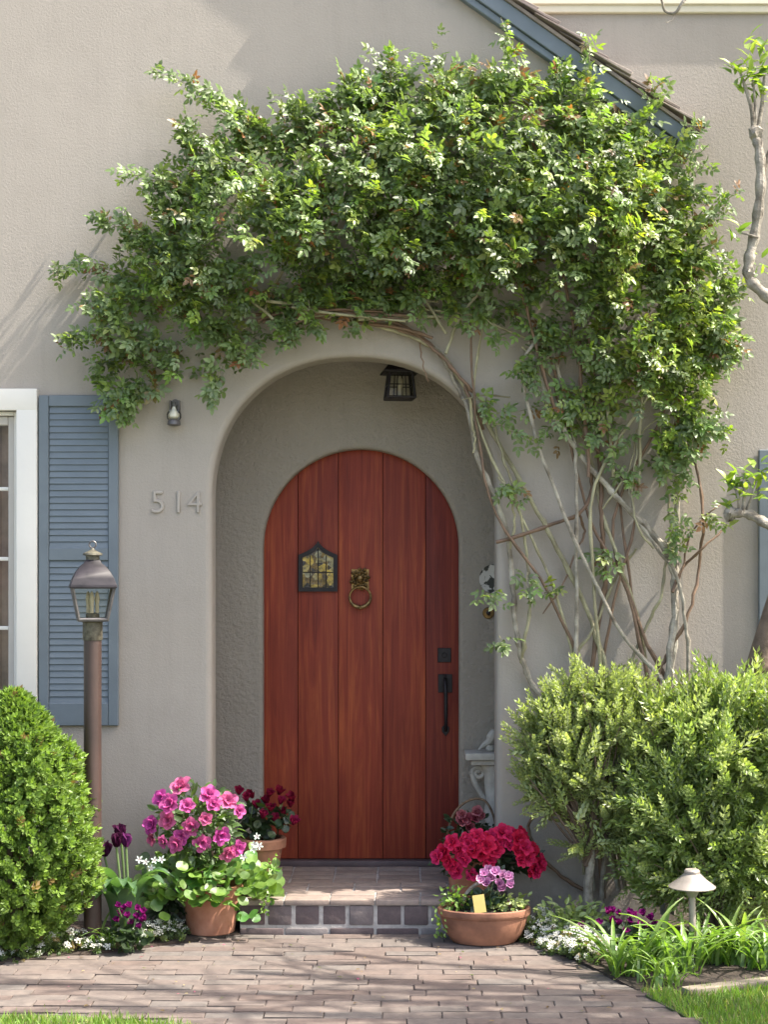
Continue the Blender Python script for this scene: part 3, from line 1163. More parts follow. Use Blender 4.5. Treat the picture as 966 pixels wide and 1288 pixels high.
# pale stone pedestal table in the porch corner
ped = thing('stone_pedestal', 'pale cast stone pedestal with scrolled bracket half hidden by the arch', 'pedestal', (0.47, 0.40, FLZ))
zt = at(0, 945, 0.40).z
mb = MB()
mb.box((0.315, 0.31, zt - 0.036), (0.625, 0.49, zt))
mb.box((0.345, 0.33, zt - 0.062), (0.595, 0.47, zt - 0.037))
mb.build('top_slab', M['stone'], ped, 0.008, 2)
for sgn in (-1, 1):
    mb = MB()
    cx = 0.47 + sgn * 0.085
    sw_ = [(cx + sgn * (0.034 * math.cos(a) * (1 - a / 11)), zt - 0.108 + 0.034 * math.sin(a) * (1 - a / 11)) for a in [k * 0.45 for k in range(20)]]
    mb.tube([(x, 0.40, z) for x, z in sw_][::-1], 0.011, 8)
    mb.tube(smooth_path([(cx + sgn * 0.034, 0.40, zt - 0.108), (cx + sgn * 0.015, 0.40, zt - 0.165), (cx - sgn * 0.03, 0.40, zt - 0.24)], 5), [0.014] * 11, 8)
    mb.build('scroll', M['stone'], ped)
mb = MB()
h = zt - 0.062 - FLZ
mb.lathe([(0.1, 0), (0.1, 0.03), (0.07, 0.05), (0.05, 0.1), (0.045, 0.2), (0.06, 0.3), (0.05, 0.36), (0.06, h - 0.06), (0.075, h - 0.005)], (0.47, 0.40, FLZ + 0.001), 16, 1, 0.8)
mb.build('column', M['stone'], ped)
orn = thing('stone_finch', 'pale stone bird ornament on the pedestal top, mostly behind the arch', 'ornament', (0.455, 0.40, zt))
mb = MB()
mb.tube(smooth_path([(0.385, 0.40, zt + 0.008), (0.41, 0.40, zt + 0.03), (0.44, 0.40, zt + 0.05), (0.455, 0.40, zt + 0.085), (0.47, 0.40, zt + 0.1)], 5), [0.004] + [0.006 + 0.0017 * k for k in range(12)] + [0.026, 0.024, 0.022, 0.02, 0.019, 0.018, 0.016, 0.012][:8], 10)
mb.lathe([(0.02, 0), (0.026, 0.01), (0.022, 0.03)], (0.445, 0.40, zt + 0.001), 12)
mb.build('body', M['stone'], orn)

# lamp post
PLY = -0.47
pc = at(116, 0, PLY)
post = thing('lamp_post', 'brown lamp post with four sided glass lantern before the blue shutter', 'lamp post', (pc.x, PLY, 0))
zl = at(0, 781, PLY).z
mb = MB()
mb.lathe([(0.039, -0.03), (0.039, 0.5), (0.0385, 1.0), (0.039, zl - 0.075)], (pc.x, PLY, 0), 24)
mb.build('post', M['post'], post)
mb = MB()
mb.lathe([(0.042, -0.085), (0.0435, -0.08), (0.0435, -0.006), (0.048, -0.003), (0.03, 0.0)], (pc.x, PLY, zl), 24)
mb.build('collar', M['patina'], post)
zt2 = at(0, 738, PLY).z
rot = R(14)
hb, ht = 0.061, 0.09
lantern_cage(post, pc.x, PLY, zl + 0.006, zt2, hb, ht, rot, 0.0078, M['lead'], M['lampglass'], False)
mb = MB()
rings = []
for hw, dz in ((0.101, -0.006), (0.101, 0.006), (0.098, 0.012), (0.09, 0.035), (0.074, 0.066), (0.055, 0.09), (0.038, 0.104), (0.032, 0.118)):
    rings.append(sq_ring(pc.x, PLY, zt2 + dz, hw, rot))
vs = [p for r_ in rings for p in r_]
fs = [(3, 2, 1, 0)]
for j in range(len(rings) - 1):
    fs += [(j * 4 + k, j * 4 + (k + 1) % 4, (j + 1) * 4 + (k + 1) % 4, (j + 1) * 4 + k) for k in range(4)]
fs.append(tuple((len(rings) - 1) * 4 + k for k in range(4)))
mb.add(vs, fs)
mb.build('lantern_roof', M['purple_metal'], post, 0.003, 1)
mb = MB()
mb.lathe([(0.03, 0.119), (0.03, 0.137), (0.044, 0.139), (0.042, 0.147), (0.02, 0.157), (0.009, 0.164), (0.006, 0.17)], (pc.x, PLY, zt2), 20)
mb.build('chimney_cap', M['patina'], post)
mb = MB()
cz = zt2 + 0.186
mb.tube([(pc.x + 0.015 * math.sin(a), PLY, cz + 0.015 * math.cos(a)) for a in [2 * math.pi * k / 18 for k in range(19)]], 0.0035, 6, False)
mb.build('ring', M['lead'], post)
mb = MB()
b4 = sq_ring(pc.x, PLY, zl + 0.001, hb, rot)
mb.add(b4 + [p + Vector((0, 0, 0.006)) for p in b4], [(3, 2, 1, 0), (4, 5, 6, 7)] + [(k, (k + 1) % 4, 4 + (k + 1) % 4, 4 + k) for k in range(4)])
mb.lathe([(0.03, 0.007), (0.03, 0.03), (0.022, 0.034)], (pc.x, PLY, zl), 14)
mb.build('floor_plate', M['patina'], post)
for dx, dy in ((-0.02, 0), (0.018, 0.01), (0.0, -0.018)):
    mb = MB()
    mb.lathe([(0.008, 0.035), (0.008, 0.075), (0.0095, 0.085), (0.0115, 0.1), (0.007, 0.122), (0.001, 0.132)], (pc.x + dx, PLY + dy, zl), 10)
    mb.build('candle_bulb', M['candle'], post)

# path light
plx = at(871, 0, -0.75)
pth = thing('path_light', 'low bronze path light with cone cap among strap leaves', 'path light', (plx.x, -0.75, 0))
zc = at(0, 1116, -0.75).z
mb = MB()
mb.lathe([(0.099, 0.0), (0.1, 0.004), (0.062, 0.032), (0.037, 0.056), (0.033, 0.058), (0.033, 0.07), (0.028, 0.076), (0.004, 0.077)], (plx.x, -0.75, zc), 32)
mb.build('cap', M['copper'], pth)
mb = MB()
mb.lathe([(0.018, -0.04), (0.032, -0.012), (0.034, -0.002)], (plx.x, -0.75, zc), 20)
mb.build('socket', M['copper'], pth)
mb = MB()
mb.tube([(plx.x + 0.004, -0.75, -0.03), (plx.x, -0.75, zc - 0.038)], 0.0145, 14)
mb.build('stem', M['copper'], pth)

# timber edging
mb = MB()
mb.box((-0.02, -0.03, -0.03), (1.3, 0.03, 0.028))
e = link('lawn_edging', mb.mesh('lawn_edging', M['timber'], 0.006, 2), None, (1.12, -1.27, 0), (0, 0, R(22)))
e['label'] = 'weathered timber edging board between strap leaves and right lawn'
e['category'] = 'edging'

# ================================================================== LEAF TEMPLATES
def leaf_t(L=1.0, W=0.55, fold=0.1, curl=0.12):
    v = [(0, 0, 0), (0.28 * L, W * 0.42, fold * L), (0.68 * L, W * 0.36, fold * L * 0.6 - curl * L * 0.3), (L, 0, -curl * L),
         (0.68 * L, -W * 0.36, fold * L * 0.6 - curl * L * 0.3), (0.28 * L, -W * 0.42, fold * L), (0.34 * L, 0, 0), (0.7 * L, 0, -curl * L * 0.4)]
    f = [(0, 6, 1), (1, 6, 7, 2), (2, 7, 3), (0, 5, 6), (5, 4, 7, 6), (4, 3, 7)]
    return v, f


def simple_leaf(L=1.0, W=0.4, fold=0.1, curl=0.15):
    v = [(0, 0, 0), (0.5 * L, W / 2, fold * L), (L, 0, -curl * L), (0.5 * L, -W / 2, fold * L), (0.5 * L, 0, 0)]
    f = [(0, 4, 1), (1, 4, 2), (0, 3, 4), (3, 2, 4)]
    return v, f


def compound():
    parts = []
    lt = leaf_t(0.44, 0.27)
    parts.append(xf(lt, Matrix.Translation((0.60, 0, -0.03))))
    for x, s, a in ((0.50, 0.88, 58), (0.22, 0.74, 66)):
        for sg in (1, -1):
            parts.append(xf(lt, Matrix.Translation((x, 0, 0)) @ Matrix.Rotation(R(a * sg), 4, 'Z') @ Matrix.Rotation(R(10), 4, 'Y') @ Matrix.Scale(s, 4)))
    parts.append(([(0, 0.008, 0), (0, -0.008, 0), (0.62, 0, -0.02)], [(0, 1, 2)]))
    return merge_t(parts)


T_COMP = compound()
T_LEAF = leaf_t(1, 0.55)


def tuft(n=8, L=0.5, W=0.26, spread=62):
    parts = []
    lt = simple_leaf(L, W, 0.08, 0.1)
    for k in range(n):
        a = k * 137.5
        tilt = spread * (0.35 + 0.65 * (1 - k / n))
        M4 = Matrix.Translation((0.06 * k, 0, 0)) @ Matrix.Rotation(R(a), 4, 'X') @ Matrix.Rotation(R(-tilt), 4, 'Y')
        parts.append(xf(lt, M4))
    return merge_t(parts)


T_TUFT = tuft()


def sprig(pairs=8, L=0.2, W=0.085, ang=52, quart=True):
    parts = []
    lt = simple_leaf(L, W, 0.1, 0.1)
    for k in range(pairs):
        x = 0.08 + 0.88 * k / (pairs - 1)
        s = 1 - 0.35 * k / pairs
        for j in range(3):
            a = j * 120 + k * 62
            M4 = Matrix.Translation((x, 0, 0)) @ Matrix.Rotation(R(a), 4, 'X') @ Matrix.Rotation(R(-ang * (1 - 0.4 * k / pairs)), 4, 'Y') @ Matrix.Scale(s, 4)
            parts.append(xf(lt, M4))
    parts.append(([(0, 0.012, 0), (0, -0.006, 0.01), (0, -0.006, -0.01), (1, 0, 0)], [(0, 1, 3), (1, 2, 3), (2, 0, 3)]))
    return merge_t(parts)


T_SPRIG = sprig(12, 0.165, 0.078, 50)
T_SPRIG_B = sprig(9, 0.23, 0.088, 56)


def green(kind='rose'):
    u = random.random()
    if kind == 'rose':
        if u < 0.045:
            return (runif(0.16, 0.26), runif(0.09, 0.13), runif(0.035, 0.05))      # bronze young growth
        if u < 0.28:
            return (runif(0.14, 0.19), runif(0.21, 0.27), runif(0.04, 0.06))
        k = runif(0.75, 1.25)
        return (0.14 * k, 0.20 * k, 0.078 * k)
    if kind == 'rose_lime':
        return (runif(0.21, 0.28), runif(0.29, 0.36), runif(0.05, 0.08))
    if kind == 'box':
        k = runif(0.7, 1.3)
        return (0.165 * k, 0.255 * k, 0.052 * k) if u > 0.3 else ((0.10 * k, 0.165 * k, 0.04 * k) if u > 0.03 else (0.2 * k, 0.14 * k, 0.06 * k))
    if kind == 'myrtle':
        k = runif(0.75, 1.3)
        return (0.25 * k, 0.3 * k, 0.125 * k) if u > 0.35 else (0.33 * k, 0.38 * k, 0.18 * k)
    if kind == 'broad':
        k = runif(0.75, 1.3)
        return (0.20 * k, 0.27 * k, 0.085 * k) if u > 0.4 else (0.31 * k, 0.37 * k, 0.15 * k)
    if kind == 'dark':
        k = runif(0.7, 1.3)
        return (0.03 * k, 0.055 * k, 0.022 * k)
    if kind == 'lime':
        k = runif(0.75, 1.25)
        return (0.16 * k, 0.27 * k, 0.05 * k)
    k = runif(0.8, 1.2)
    return (0.08 * k, 0.14 * k, 0.04 * k)


def stuff(o):
    o['kind'] = 'stuff'
    return o


# ================================================================== CLIMBING ROSE
rose_base = at(842, 1150, -0.1)
rose = thing('climbing_rose', 'climbing rose trained over the porch arch, bare canes on the right', 'climbing rose', (rose_base.x, -0.1, 0.0))
CANES = [
    # points (px), start radius px, end radius px, Y offset, material
    ([(838, 1150), (836, 1000), (838, 900), (843, 830), (848, 765), (846, 715), (832, 685), (790, 640), (757, 605), (722, 560), (690, 500), (665, 430)], 10, 5, -0.08, 'cane_old'),
    ([(848, 1150), (846, 980), (846, 860), (850, 780), (853, 700), (852, 600), (850, 480), (840, 380), (810, 300)], 8, 4, -0.06, 'cane_old'),
    ([(830, 1140), (800, 950), (768, 860), (737, 765), (702, 692), (672, 634), (640, 582), (606, 524), (580, 482), (556, 447), (520, 425), (475, 411), (420, 402), (345, 402), (270, 425)], 6, 3, -0.05, 'cane'),
    ([(845, 1140), (822, 900), (814, 850), (802, 775), (786, 722), (775, 690), (758, 645), (748, 600), (733, 540), (700, 480), (655, 436)], 5, 3, -0.07, 'cane'),
    ([(760, 1130), (745, 960), (742, 860), (756, 775), (761, 722), (757, 660), (756, 600), (750, 520), (740, 420)], 6, 4, -0.05, 'cane_red'),
    ([(626, 682), (656, 673), (700, 658), (729, 645), (743, 618), (742, 585)], 4.5, 3.5, -0.075, 'cane_red'),
    ([(730, 646), (736, 668), (728, 692), (705, 740), (682, 772)], 3, 1.5, -0.06, 'cane_red'),
    ([(745, 1120), (720, 930), (698, 895), (672, 862), (656, 832), (649, 790), (646, 740), (640, 690), (627, 632), (603, 578), (590, 520), (575, 485), (553, 445), (505, 408)], 7.5, 4, -0.04, 'cane_old'),
    ([(656, 834), (662, 800), (667, 755), (664, 705), (655, 650), (640, 600), (628, 560), (612, 500)], 4, 2.5, -0.07, 'cane'),
    ([(826, 1100), (829, 870), (840, 826), (866, 772), (880, 712), (883, 662), (877, 600), (862, 540)], 4, 3, -0.09, 'cane_red'),
    ([(866, 1100), (865, 860), (862, 785), (850, 722), (828, 690), (800, 650), (790, 600)], 4.5, 3, -0.1, 'cane_old'),
    ([(800, 1100), (792, 870), (815, 785), (832, 752), (838, 715), (842, 660), (835, 590), (830, 500)], 4, 2.5, -0.06, 'cane'),
    ([(846, 745), (862, 713), (886, 688), (915, 662)], 4, 1.8, -0.1, 'cane_red'),
    ([(858, 718), (872, 668), (898, 640), (912, 632)], 2.5, 1.2, -0.09, 'cane_red'),
    ([(735, 1100), (718, 860), (746, 792), (776, 722), (800, 690)], 4, 2.5, -0.06, 'cane'),
    ([(450, 402), (520, 398), (602, 403), (660, 425)], 3.5, 3, -0.11, 'cane'),
    ([(470, 408), (532, 426), (571, 466), (592, 503), (607, 540)], 5, 3.5, -0.03, 'cane_red'),
    ([(480, 400), (510, 412), (548, 440), (580, 475), (598, 498)], 4.5, 3.5, -0.06, 'cane_red'),
    ([(330, 405), (380, 398), (440, 405), (500, 412), (545, 425)], 4, 3.5, -0.07, 'cane_red'),
    ([(320, 396), (390, 392), (470, 400)], 4, 3, -0.05, 'cane_red'),
    ([(740, 600), (735, 500), (720, 400), (700, 320), (660, 250)], 4, 2.5, -0.12, 'cane_red'),
    ([(772, 600), (764, 480), (778, 380), (800, 300)], 4, 2.5, -0.13, 'cane'),
    ([(805, 620), (806, 500), (826, 400), (836, 320)], 3.5, 2.5, -0.12, 'cane'),
    ([(700, 520), (672, 430), (650, 360), (600, 300)], 4, 2.5, -0.12, 'cane_red'),
    ([(345, 402), (300, 360), (270, 300), (260, 240)], 3.5, 2, -0.1, 'cane'),
    ([(330, 400), (360, 330), (400, 260), (420, 200)], 3.5, 2, -0.1, 'cane'),
    ([(560, 420), (520, 350), (500, 270), (495, 180)], 3.5, 2, -0.12, 'cane'),
    ([(560, 445), (580, 400), (610, 350), (640, 280)], 4, 2, -0.1, 'cane'),
    ([(280, 420), (230, 400), (190, 370), (160, 340)], 3, 1.6, -0.1, 'cane'),
    ([(530, 425), (533, 455), (540, 480)], 2, 1.2, -0.05, 'cane_red'),
    ([(590, 500), (596, 535), (598, 555), (594, 570)], 3, 2.2, -0.09, 'cane'),
    ([(640, 500), (610, 497), (580, 503)], 2.2, 1.2, -0.1, 'cane'),
    ([(642, 690), (646, 655), (640, 622), (628, 600)], 3, 2, -0.08, 'cane'),
    ([(745, 420), (730, 480), (736, 520)], 4, 3, -0.1, 'cane_red'),
    ([(825, 690), (800, 660), (796, 600), (812, 540), (850, 520)], 2.6, 1.5, -0.12, 'cane'),
    ([(760, 640), (790, 590), (800, 540)], 2.6, 1.6, -0.1, 'cane'),
    ([(745, 1125), (706, 1102), (676, 1070), (664, 1040), (672, 1022)], 4.5, 3.5, -0.06, 'cane_red'),
]
rc_ = random.Random(21)
for k in range(9):
    x0_ = rc_.uniform(728, 868)
    x1_ = x0_ + rc_.gauss(-90, 70)
    x2_ = min(870, x1_ + rc_.gauss(-40, 60))
    CANES.append(([(800 + 0.3 * (x0_ - 800), 1120), (x0_, 900), (x0_ * 0.55 + x1_ * 0.45 + rc_.uniform(-12, 12), rc_.uniform(740, 790)), (x1_, rc_.uniform(600, 660)), (max(600, x2_), rc_.uniform(470, 540)), (max(590, x2_ + rc_.uniform(-40, 40)), rc_.uniform(360, 430))],
                  rc_.uniform(3.5, 6), rc_.uniform(2, 3.2), rc_.uniform(-0.13, -0.04), rc_.choice(('cane', 'cane', 'cane_old', 'cane_red'))))
for k in range(12):                                   # dry brown canes bundled along the top of the arch
    xa = rc_.uniform(320, 470)
    xb = xa + rc_.uniform(90, 190)
    ya, yb_ = rc_.uniform(378, 408), rc_.uniform(378, 412)
    CANES.append(([(xa, ya), (xa * 0.6 + xb * 0.4, (ya + yb_) / 2 - rc_.uniform(0, 14)), (xb, yb_)], rc_.uniform(2.5, 4), rc_.uniform(1.5, 2.5), rc_.uniform(-0.14, -0.05), rc_.choice(('cane_red', 'cane_red', 'cane'))))
for pts, r0, r1, y0, mt in CANES:
    P3 = []
    for i, (px, py) in enumerate(pts):
        yy = y0 + 0.02 * math.sin(i * 2.1 + px * 0.05) - 0.004
        P3.append(at(px, py, min(yy, -0.018)) + Vector((runif(-.006, .006), 0, 0)))
    P3[0].z = max(P3[0].z, -0.03)
    Q = smooth_path(P3, 5)
    n = len(Q)
    rad = [((r0 + (r1 - r0) * i / (n - 1)) * 0.54 / 266 * runif(0.93, 1.1)) for i in range(n)]
    for i in range(3, n, 5):
        rad[i] *= runif(1.15, 1.4)
    Q = [Vector((q.x + runif(-.005, .005), min(q.y + runif(-.004, .004), -rad[i] - 0.004), q.z)) for i, q in enumerate(Q)]
    mb = MB()
    mb.tube(Q, rad, 8)
    mb.build('cane', M[mt], rose)

FOL = [(140, 505), (128, 450), (140, 392), (152, 335), (188, 292), (218, 262), (238, 218), (262, 185), (300, 170), (360, 166), (412, 140), (442, 116), (500, 110), (560, 104), (620, 100), (670, 108),
       (700, 116), (742, 132), (800, 172), (846, 202), (866, 232), (872, 282), (890, 340), (916, 372), (912, 432), (900, 488), (882, 530), (866, 566), (832, 585), (792, 572), (758, 548), (724, 528), (694, 486), (668, 440), (640, 408),
       (600, 393), (540, 382), (480, 392), (420, 396), (370, 402), (330, 416), (300, 446), (276, 486), (250, 462), (222, 472), (192, 480), (168, 518), (150, 515)]
HOLES = [(345, 352, 26), (428, 300, 20), (505, 250, 12), (700, 470, 34), (650, 400, 26), (600, 370, 16), (800, 545, 34), (330, 300, 14), (560, 290, 16), (740, 300, 15), (470, 330, 20), (620, 220, 12), (280, 330, 16), (390, 230, 13), (680, 330, 18), (800, 420, 18), (200, 370, 13), (530, 350, 18), (450, 200, 11), (230, 420, 14), (300, 400, 16), (840, 520, 20), (720, 400, 20)]
FA = np.array(FOL, float)


def edge_dist(px, py):
    a = FA
    b = np.roll(FA, -1, axis=0)
    ab = b - a
    p = np.array([px, py])
    t = np.clip(((p - a) * ab).sum(1) / (ab * ab).sum(1), 0, 1)
    q = a + ab * t[:, None]
    return float(np.sqrt(((q - p) ** 2).sum(1)).min())


fr_, cl_ = [], []


def rose_leaf(pos, bias=None, s=None, kind='rose', mul=1.0):
    d = Vector((random.gauss(0, 0.8), random.gauss(-0.5, 0.5), random.gauss(-0.15, 0.55)))
    if bias is not None:
        d = d * 0.6 + Vector(bias)
    nrm = Vector((0.3 + random.gauss(0, 0.38), -0.7 + random.gauss(0, 0.3), 0.62 + random.gauss(0, 0.3)))
    fr_.append((pos, frame(d, nrm), s if s else runif(0.055, 0.10)))
    g_ = green(kind)
    cl_.append((g_[0] * mul, g_[1] * mul, g_[2] * mul))


# clustered: shoots inside the mass carry the leaves, so light and dark clumps form
nl = 0
while nl < 1250:
    px, py = runif(120, 925), runif(90, 600)
    if not inside(FOL, px, py):
        continue
    ed = edge_dist(px, py)
    if any((px - hx) ** 2 + (py - hy) ** 2 < hr * hr for hx, hy, hr in HOLES) and random.random() < 0.93:
        continue
    if px < 430 and random.random() < 0.28:
        continue
    low = py > 330 and 590 < px < 790
    if low and random.random() < 0.4:
        continue
    if py > 480 and px > 740 and random.random() < 0.2:
        continue
    if px < 340 and py > 400 and random.random() < 0.35:
        continue
    bul = (0.06 + 0.28 * min(1, ed / 80)) * (0.4 if (py > 395 and px < 420) else (0.6 if py > 340 else 1.0))
    y = -0.03 - bul * random.random() ** 0.7
    base = at(px, py, y)
    up = Vector((random.gauss(0, 0.7), random.gauss(-0.5, 0.4), random.gauss(0.35, 0.6))).normalized()
    ln = runif(0.07, 0.2)
    bright = random.random()
    mul = runif(0.62, 1.3)
    lim = random.random() < (0.45 if px > 770 else 0.14)  # more lime leaves on the right: sunlit glow put into leaf colour
    for k in range(random.randint(6, 11)):
        p = base + up * ln * (k / 8) + rvec(0.017)
        p.y = min(p.y, -0.012)
        rose_leaf(p, up * 0.3, runif(0.06, 0.112) * (1.1 - 0.04 * k), 'rose_lime' if lim else 'rose', mul)
    nl += 1

AUTO = []
ra_ = random.Random(5)
for k in range(46):                                   # ragged outline: short shoots pushing out of the mass
    i = ra_.randrange(len(FOL))
    a_, b_ = Vector(FOL[i]), Vector(FOL[(i + 1) % len(FOL)])
    p_ = a_.lerp(b_, ra_.random())
    if (690 < p_.x < 880 and p_.y < 240) or (175 < p_.x < 285 and p_.y > 430):
        continue
    nrm_ = Vector((-(b_ - a_).y, (b_ - a_).x)).normalized()
    if inside(FOL, p_.x + nrm_.x * 6, p_.y + nrm_.y * 6):
        nrm_ = -nrm_
    ln_ = ra_.uniform(14, 42)
    q_ = p_ + nrm_ * ln_ + Vector((ra_.uniform(-10, 10), ra_.uniform(-14, 6)))
    AUTO.append(([tuple(p_ - nrm_ * 22), tuple(p_), tuple(q_)], int(6 + ln_ * 0.25)))
SHOOTS = AUTO + [
    ([(350, 185), (300, 140), (250, 112), (185, 88)], 34), ([(330, 190), (290, 150), (262, 128)], 12), ([(262, 215), (240, 180), (232, 148)], 12), ([(270, 270), (205, 232), (146, 214)], 22), ([(205, 325), (150, 288), (118, 266)], 20),
    ([(180, 360), (110, 330), (64, 350)], 22), ([(180, 430), (110, 424), (78, 440)], 22), ([(200, 480), (160, 505), (158, 530)], 18), ([(505, 130), (490, 90), (500, 62)], 16),
    ([(390, 180), (374, 150), (384, 130)], 12), ([(660, 125), (648, 70), (630, 22)], 24), ([(735, 125), (742, 75), (738, 42)], 14), ([(815, 150), (824, 120), (822, 100)], 10), ([(846, 190), (868, 168), (878, 156)], 12),
    ([(862, 310), (900, 268), (926, 240)], 26), ([(880, 400), (918, 375), (944, 352)], 24), ([(450, 130), (440, 108), (455, 96)], 10), ([(580, 115), (572, 92), (590, 82)], 10), ([(690, 120), (705, 92), (715, 88)], 8),
    ([(280, 460), (270, 485), (266, 500)], 10), ([(368, 395), (362, 415), (360, 428)], 8), ([(440, 396), (446, 410), (450, 415)], 5), ([(860, 230), (878, 215), (882, 205)], 8), ([(560, 380), (530, 360), (570, 345)], 10),
    ([(610, 400), (630, 420), (625, 440)], 7), ([(600, 500), (630, 520), (690, 508)], 14), ([(620, 530), (650, 545), (685, 560)], 10), ([(626, 620), (640, 612), (652, 640)], 10), ([(660, 450), (668, 470), (690, 520)], 16),
    ([(760, 690), (766, 705), (752, 720)], 10), ([(664, 720), (662, 735), (668, 748)], 9), ([(685, 746), (692, 743), (698, 746)], 5), ([(628, 800), (632, 808), (626, 815)], 7), ([(604, 752), (616, 748), (626, 760)], 6),
    ([(852, 640), (856, 660), (862, 672)], 9), ([(835, 680), (850, 690), (858, 695)], 9), ([(880, 652), (896, 648), (905, 655)], 7), ([(868, 560), (862, 600), (850, 625)], 16), ([(780, 585), (790, 600), (800, 615)], 9),
    ([(905, 400), (914, 430), (905, 470)], 16), ([(885, 520), (872, 555), (865, 575)], 14), ([(340, 175), (320, 160), (300, 165)], 8), ([(230, 240), (218, 222), (205, 212)], 6),
]
mbs = MB()
for pts, nlf in SHOOTS:
    yy = runif(-0.17, -0.09)
    P3 = [at(px, py, yy - 0.015 * i) for i, (px, py) in enumerate(pts)]
    Q = smooth_path(P3, 6)
    mbs.tube(Q, [0.0032 * (1 - 0.6 * i / len(Q)) for i in range(len(Q))], 5)
    nlf = int(nlf * (1.5 if len(pts) == 3 and pts[0][0] > 400 else 2.4))
    for k in range(nlf):
        u = (k + random.random()) / nlf
        q = Q[min(int(u * (len(Q) - 1)), len(Q) - 2)]
        t = (Q[-1] - Q[0]).normalized()
        rose_leaf(q + rvec(0.012), t * 0.4 + rvec(0.35), runif(0.08, 0.118) * (1.05 - 0.35 * u))
mbs.build('young_shoots', M['cane'], rose)['kind'] = 'stuff'
print('rose leaves', len(fr_))
o = link('foliage', scatter_mesh('foliage', *T_COMP, fr_, cl_, M['leaf'], WL[rose]), rose)
stuff(o)

# ================================================================== SHRUBS
def twig_mesh(parent, base, tips, r0, mat, name='branch'):
    mb = MB()
    for tp in tips:
        m_ = base.lerp(tp, 0.5) + Vector((runif(-.05, .05), runif(-.04, .04), runif(0, .06)))
        mb.tube(smooth_path([base + rvec(0.012), m_, tp], 4), [r0 * (1 - 0.8 * i / 8) for i in range(9)], 5)
    o = mb.build(name, mat, parent)
    o['kind'] = 'stuff'
    return o


# clipped box on the left
bx = thing('boxwood_shrub', 'egg shaped light green clipped shrub at the left under the window', 'shrub', (-1.71, -0.6, 0))
BC = Vector((-1.71, -0.6, 0))


def egg(u, v):
    """unit radius profile of the shrub at height fraction"""
    return math.sin(math.pi * min(1, max(0, v)) ** 0.72) ** 0.72


fr, cl = [], []
for k in range(6500):
    v = random.random() ** 0.85
    a = runif(0, 2 * math.pi)
    shell = 1.06 - 0.5 * random.random() ** 2.0
    lump = 1 + 0.09 * math.sin(a * 5 + v * 9) + 0.07 * math.sin(a * 11 - v * 17) + 0.05 * math.sin(a * 17 + v * 31)
    r = 0.335 * egg(0, 0.04 + v * 0.96) * shell * lump
    p = BC + Vector((r * math.cos(a) + 0.03 * v, r * math.sin(a) * 0.85, 0.05 + 1.06 * v))
    d = Vector((math.cos(a), math.sin(a), 0.55 + 1.3 * max(0, v - 0.55))) + rvec(0.35)
    fr.append((p, frame(d, rvec()), runif(0.042, 0.07)))
    c = green('box')
    cl.append(c)
stuff(link('foliage', scatter_mesh('foliage', *T_TUFT, fr, cl, M['leaf_box'], BC), bx))
twig_mesh(bx, BC, [BC + Vector((0.22 * math.cos(a), 0.2 * math.sin(a), runif(0.5, 0.95))) for a in [k * 0.6 for k in range(14)]], 0.014, M['bark_dark'])
mb = MB()
mb.tube([BC + Vector((0, 0, -0.03)), BC + Vector((0.01, 0, 0.3)), BC + Vector((0.03, 0, 0.8))], [0.022, 0.018, 0.008], 8)
mb.build('trunk', M['bark_dark'], bx)


def sprig_shrub(name, label, cx, cy, tpl, kind, blobs, n, slen, mat, updir=0.9, trunk=None, tmat=None, extra=()):
    base = Vector((cx, cy, 0))
    o = thing(name, label, 'shrub', base)
    fr, cl, tips = [], [], []
    tot = sum(b[4] for b in blobs)
    for (bx_, by_, bz_, rad, wgt) in blobs:
        c = Vector((bx_, by_, bz_))
        for k in range(int(n * wgt / tot)):
            q = rvec(1).normalized()
            q = Vector((q.x * rad[0], q.y * rad[1], q.z * rad[2])) * (0.3 + 0.85 * random.random() ** 0.6)
            p = c + q
            p.y = min(p.y, -0.03)
            p.z = max(p.z, 0.06)
            d = (p - Vector((cx, cy, 0.3))).normalized() * 0.7 + (p - c).normalized() * 0.4 + Vector((0, -0.2, updir * 0.55)) + rvec(0.6)
            s = runif(*slen)
            fr.append((p - d.normalized() * s * 0.5, frame(d, rvec()), s))
            cl.append(green(kind))
        tips += [c + Vector((runif(-1, 1) * rad[0], runif(-1, 1) * rad[1], runif(-.3, .9) * rad[2])) * 1.0 - c * 0 for _ in range(8)]
    for px, py, qx, qy in extra:                     # long shoots that break the outline
        a_, b__ = at(px, py, cy + runif(-.05, .05)), at(qx, qy, cy - 0.03 + runif(-.05, .05))
        for j in range(2):
            fr.append((a_ + rvec(0.01), frame(b__ - a_ + rvec(0.012), rvec()), (b__ - a_).length * runif(0.85, 1.05)))
            cl.append(green(kind))
    stuff(link('foliage', scatter_mesh('foliage', *tpl, fr, cl, mat, base), o))
    twig_mesh(o, base + Vector((0, 0, 0.35 if kind == 'myrtle' else 0.0)), tips, 0.008, M['bark_dark'])
    mb = MB()
    for pts, r0, r1 in trunk:
        Q = smooth_path(pts, 4)
        mb.tube(Q, [r0 + (r1 - r0) * i / (len(Q) - 1) for i in range(len(Q))], 8)
    mb.build('trunk', tmat, o)
    return o


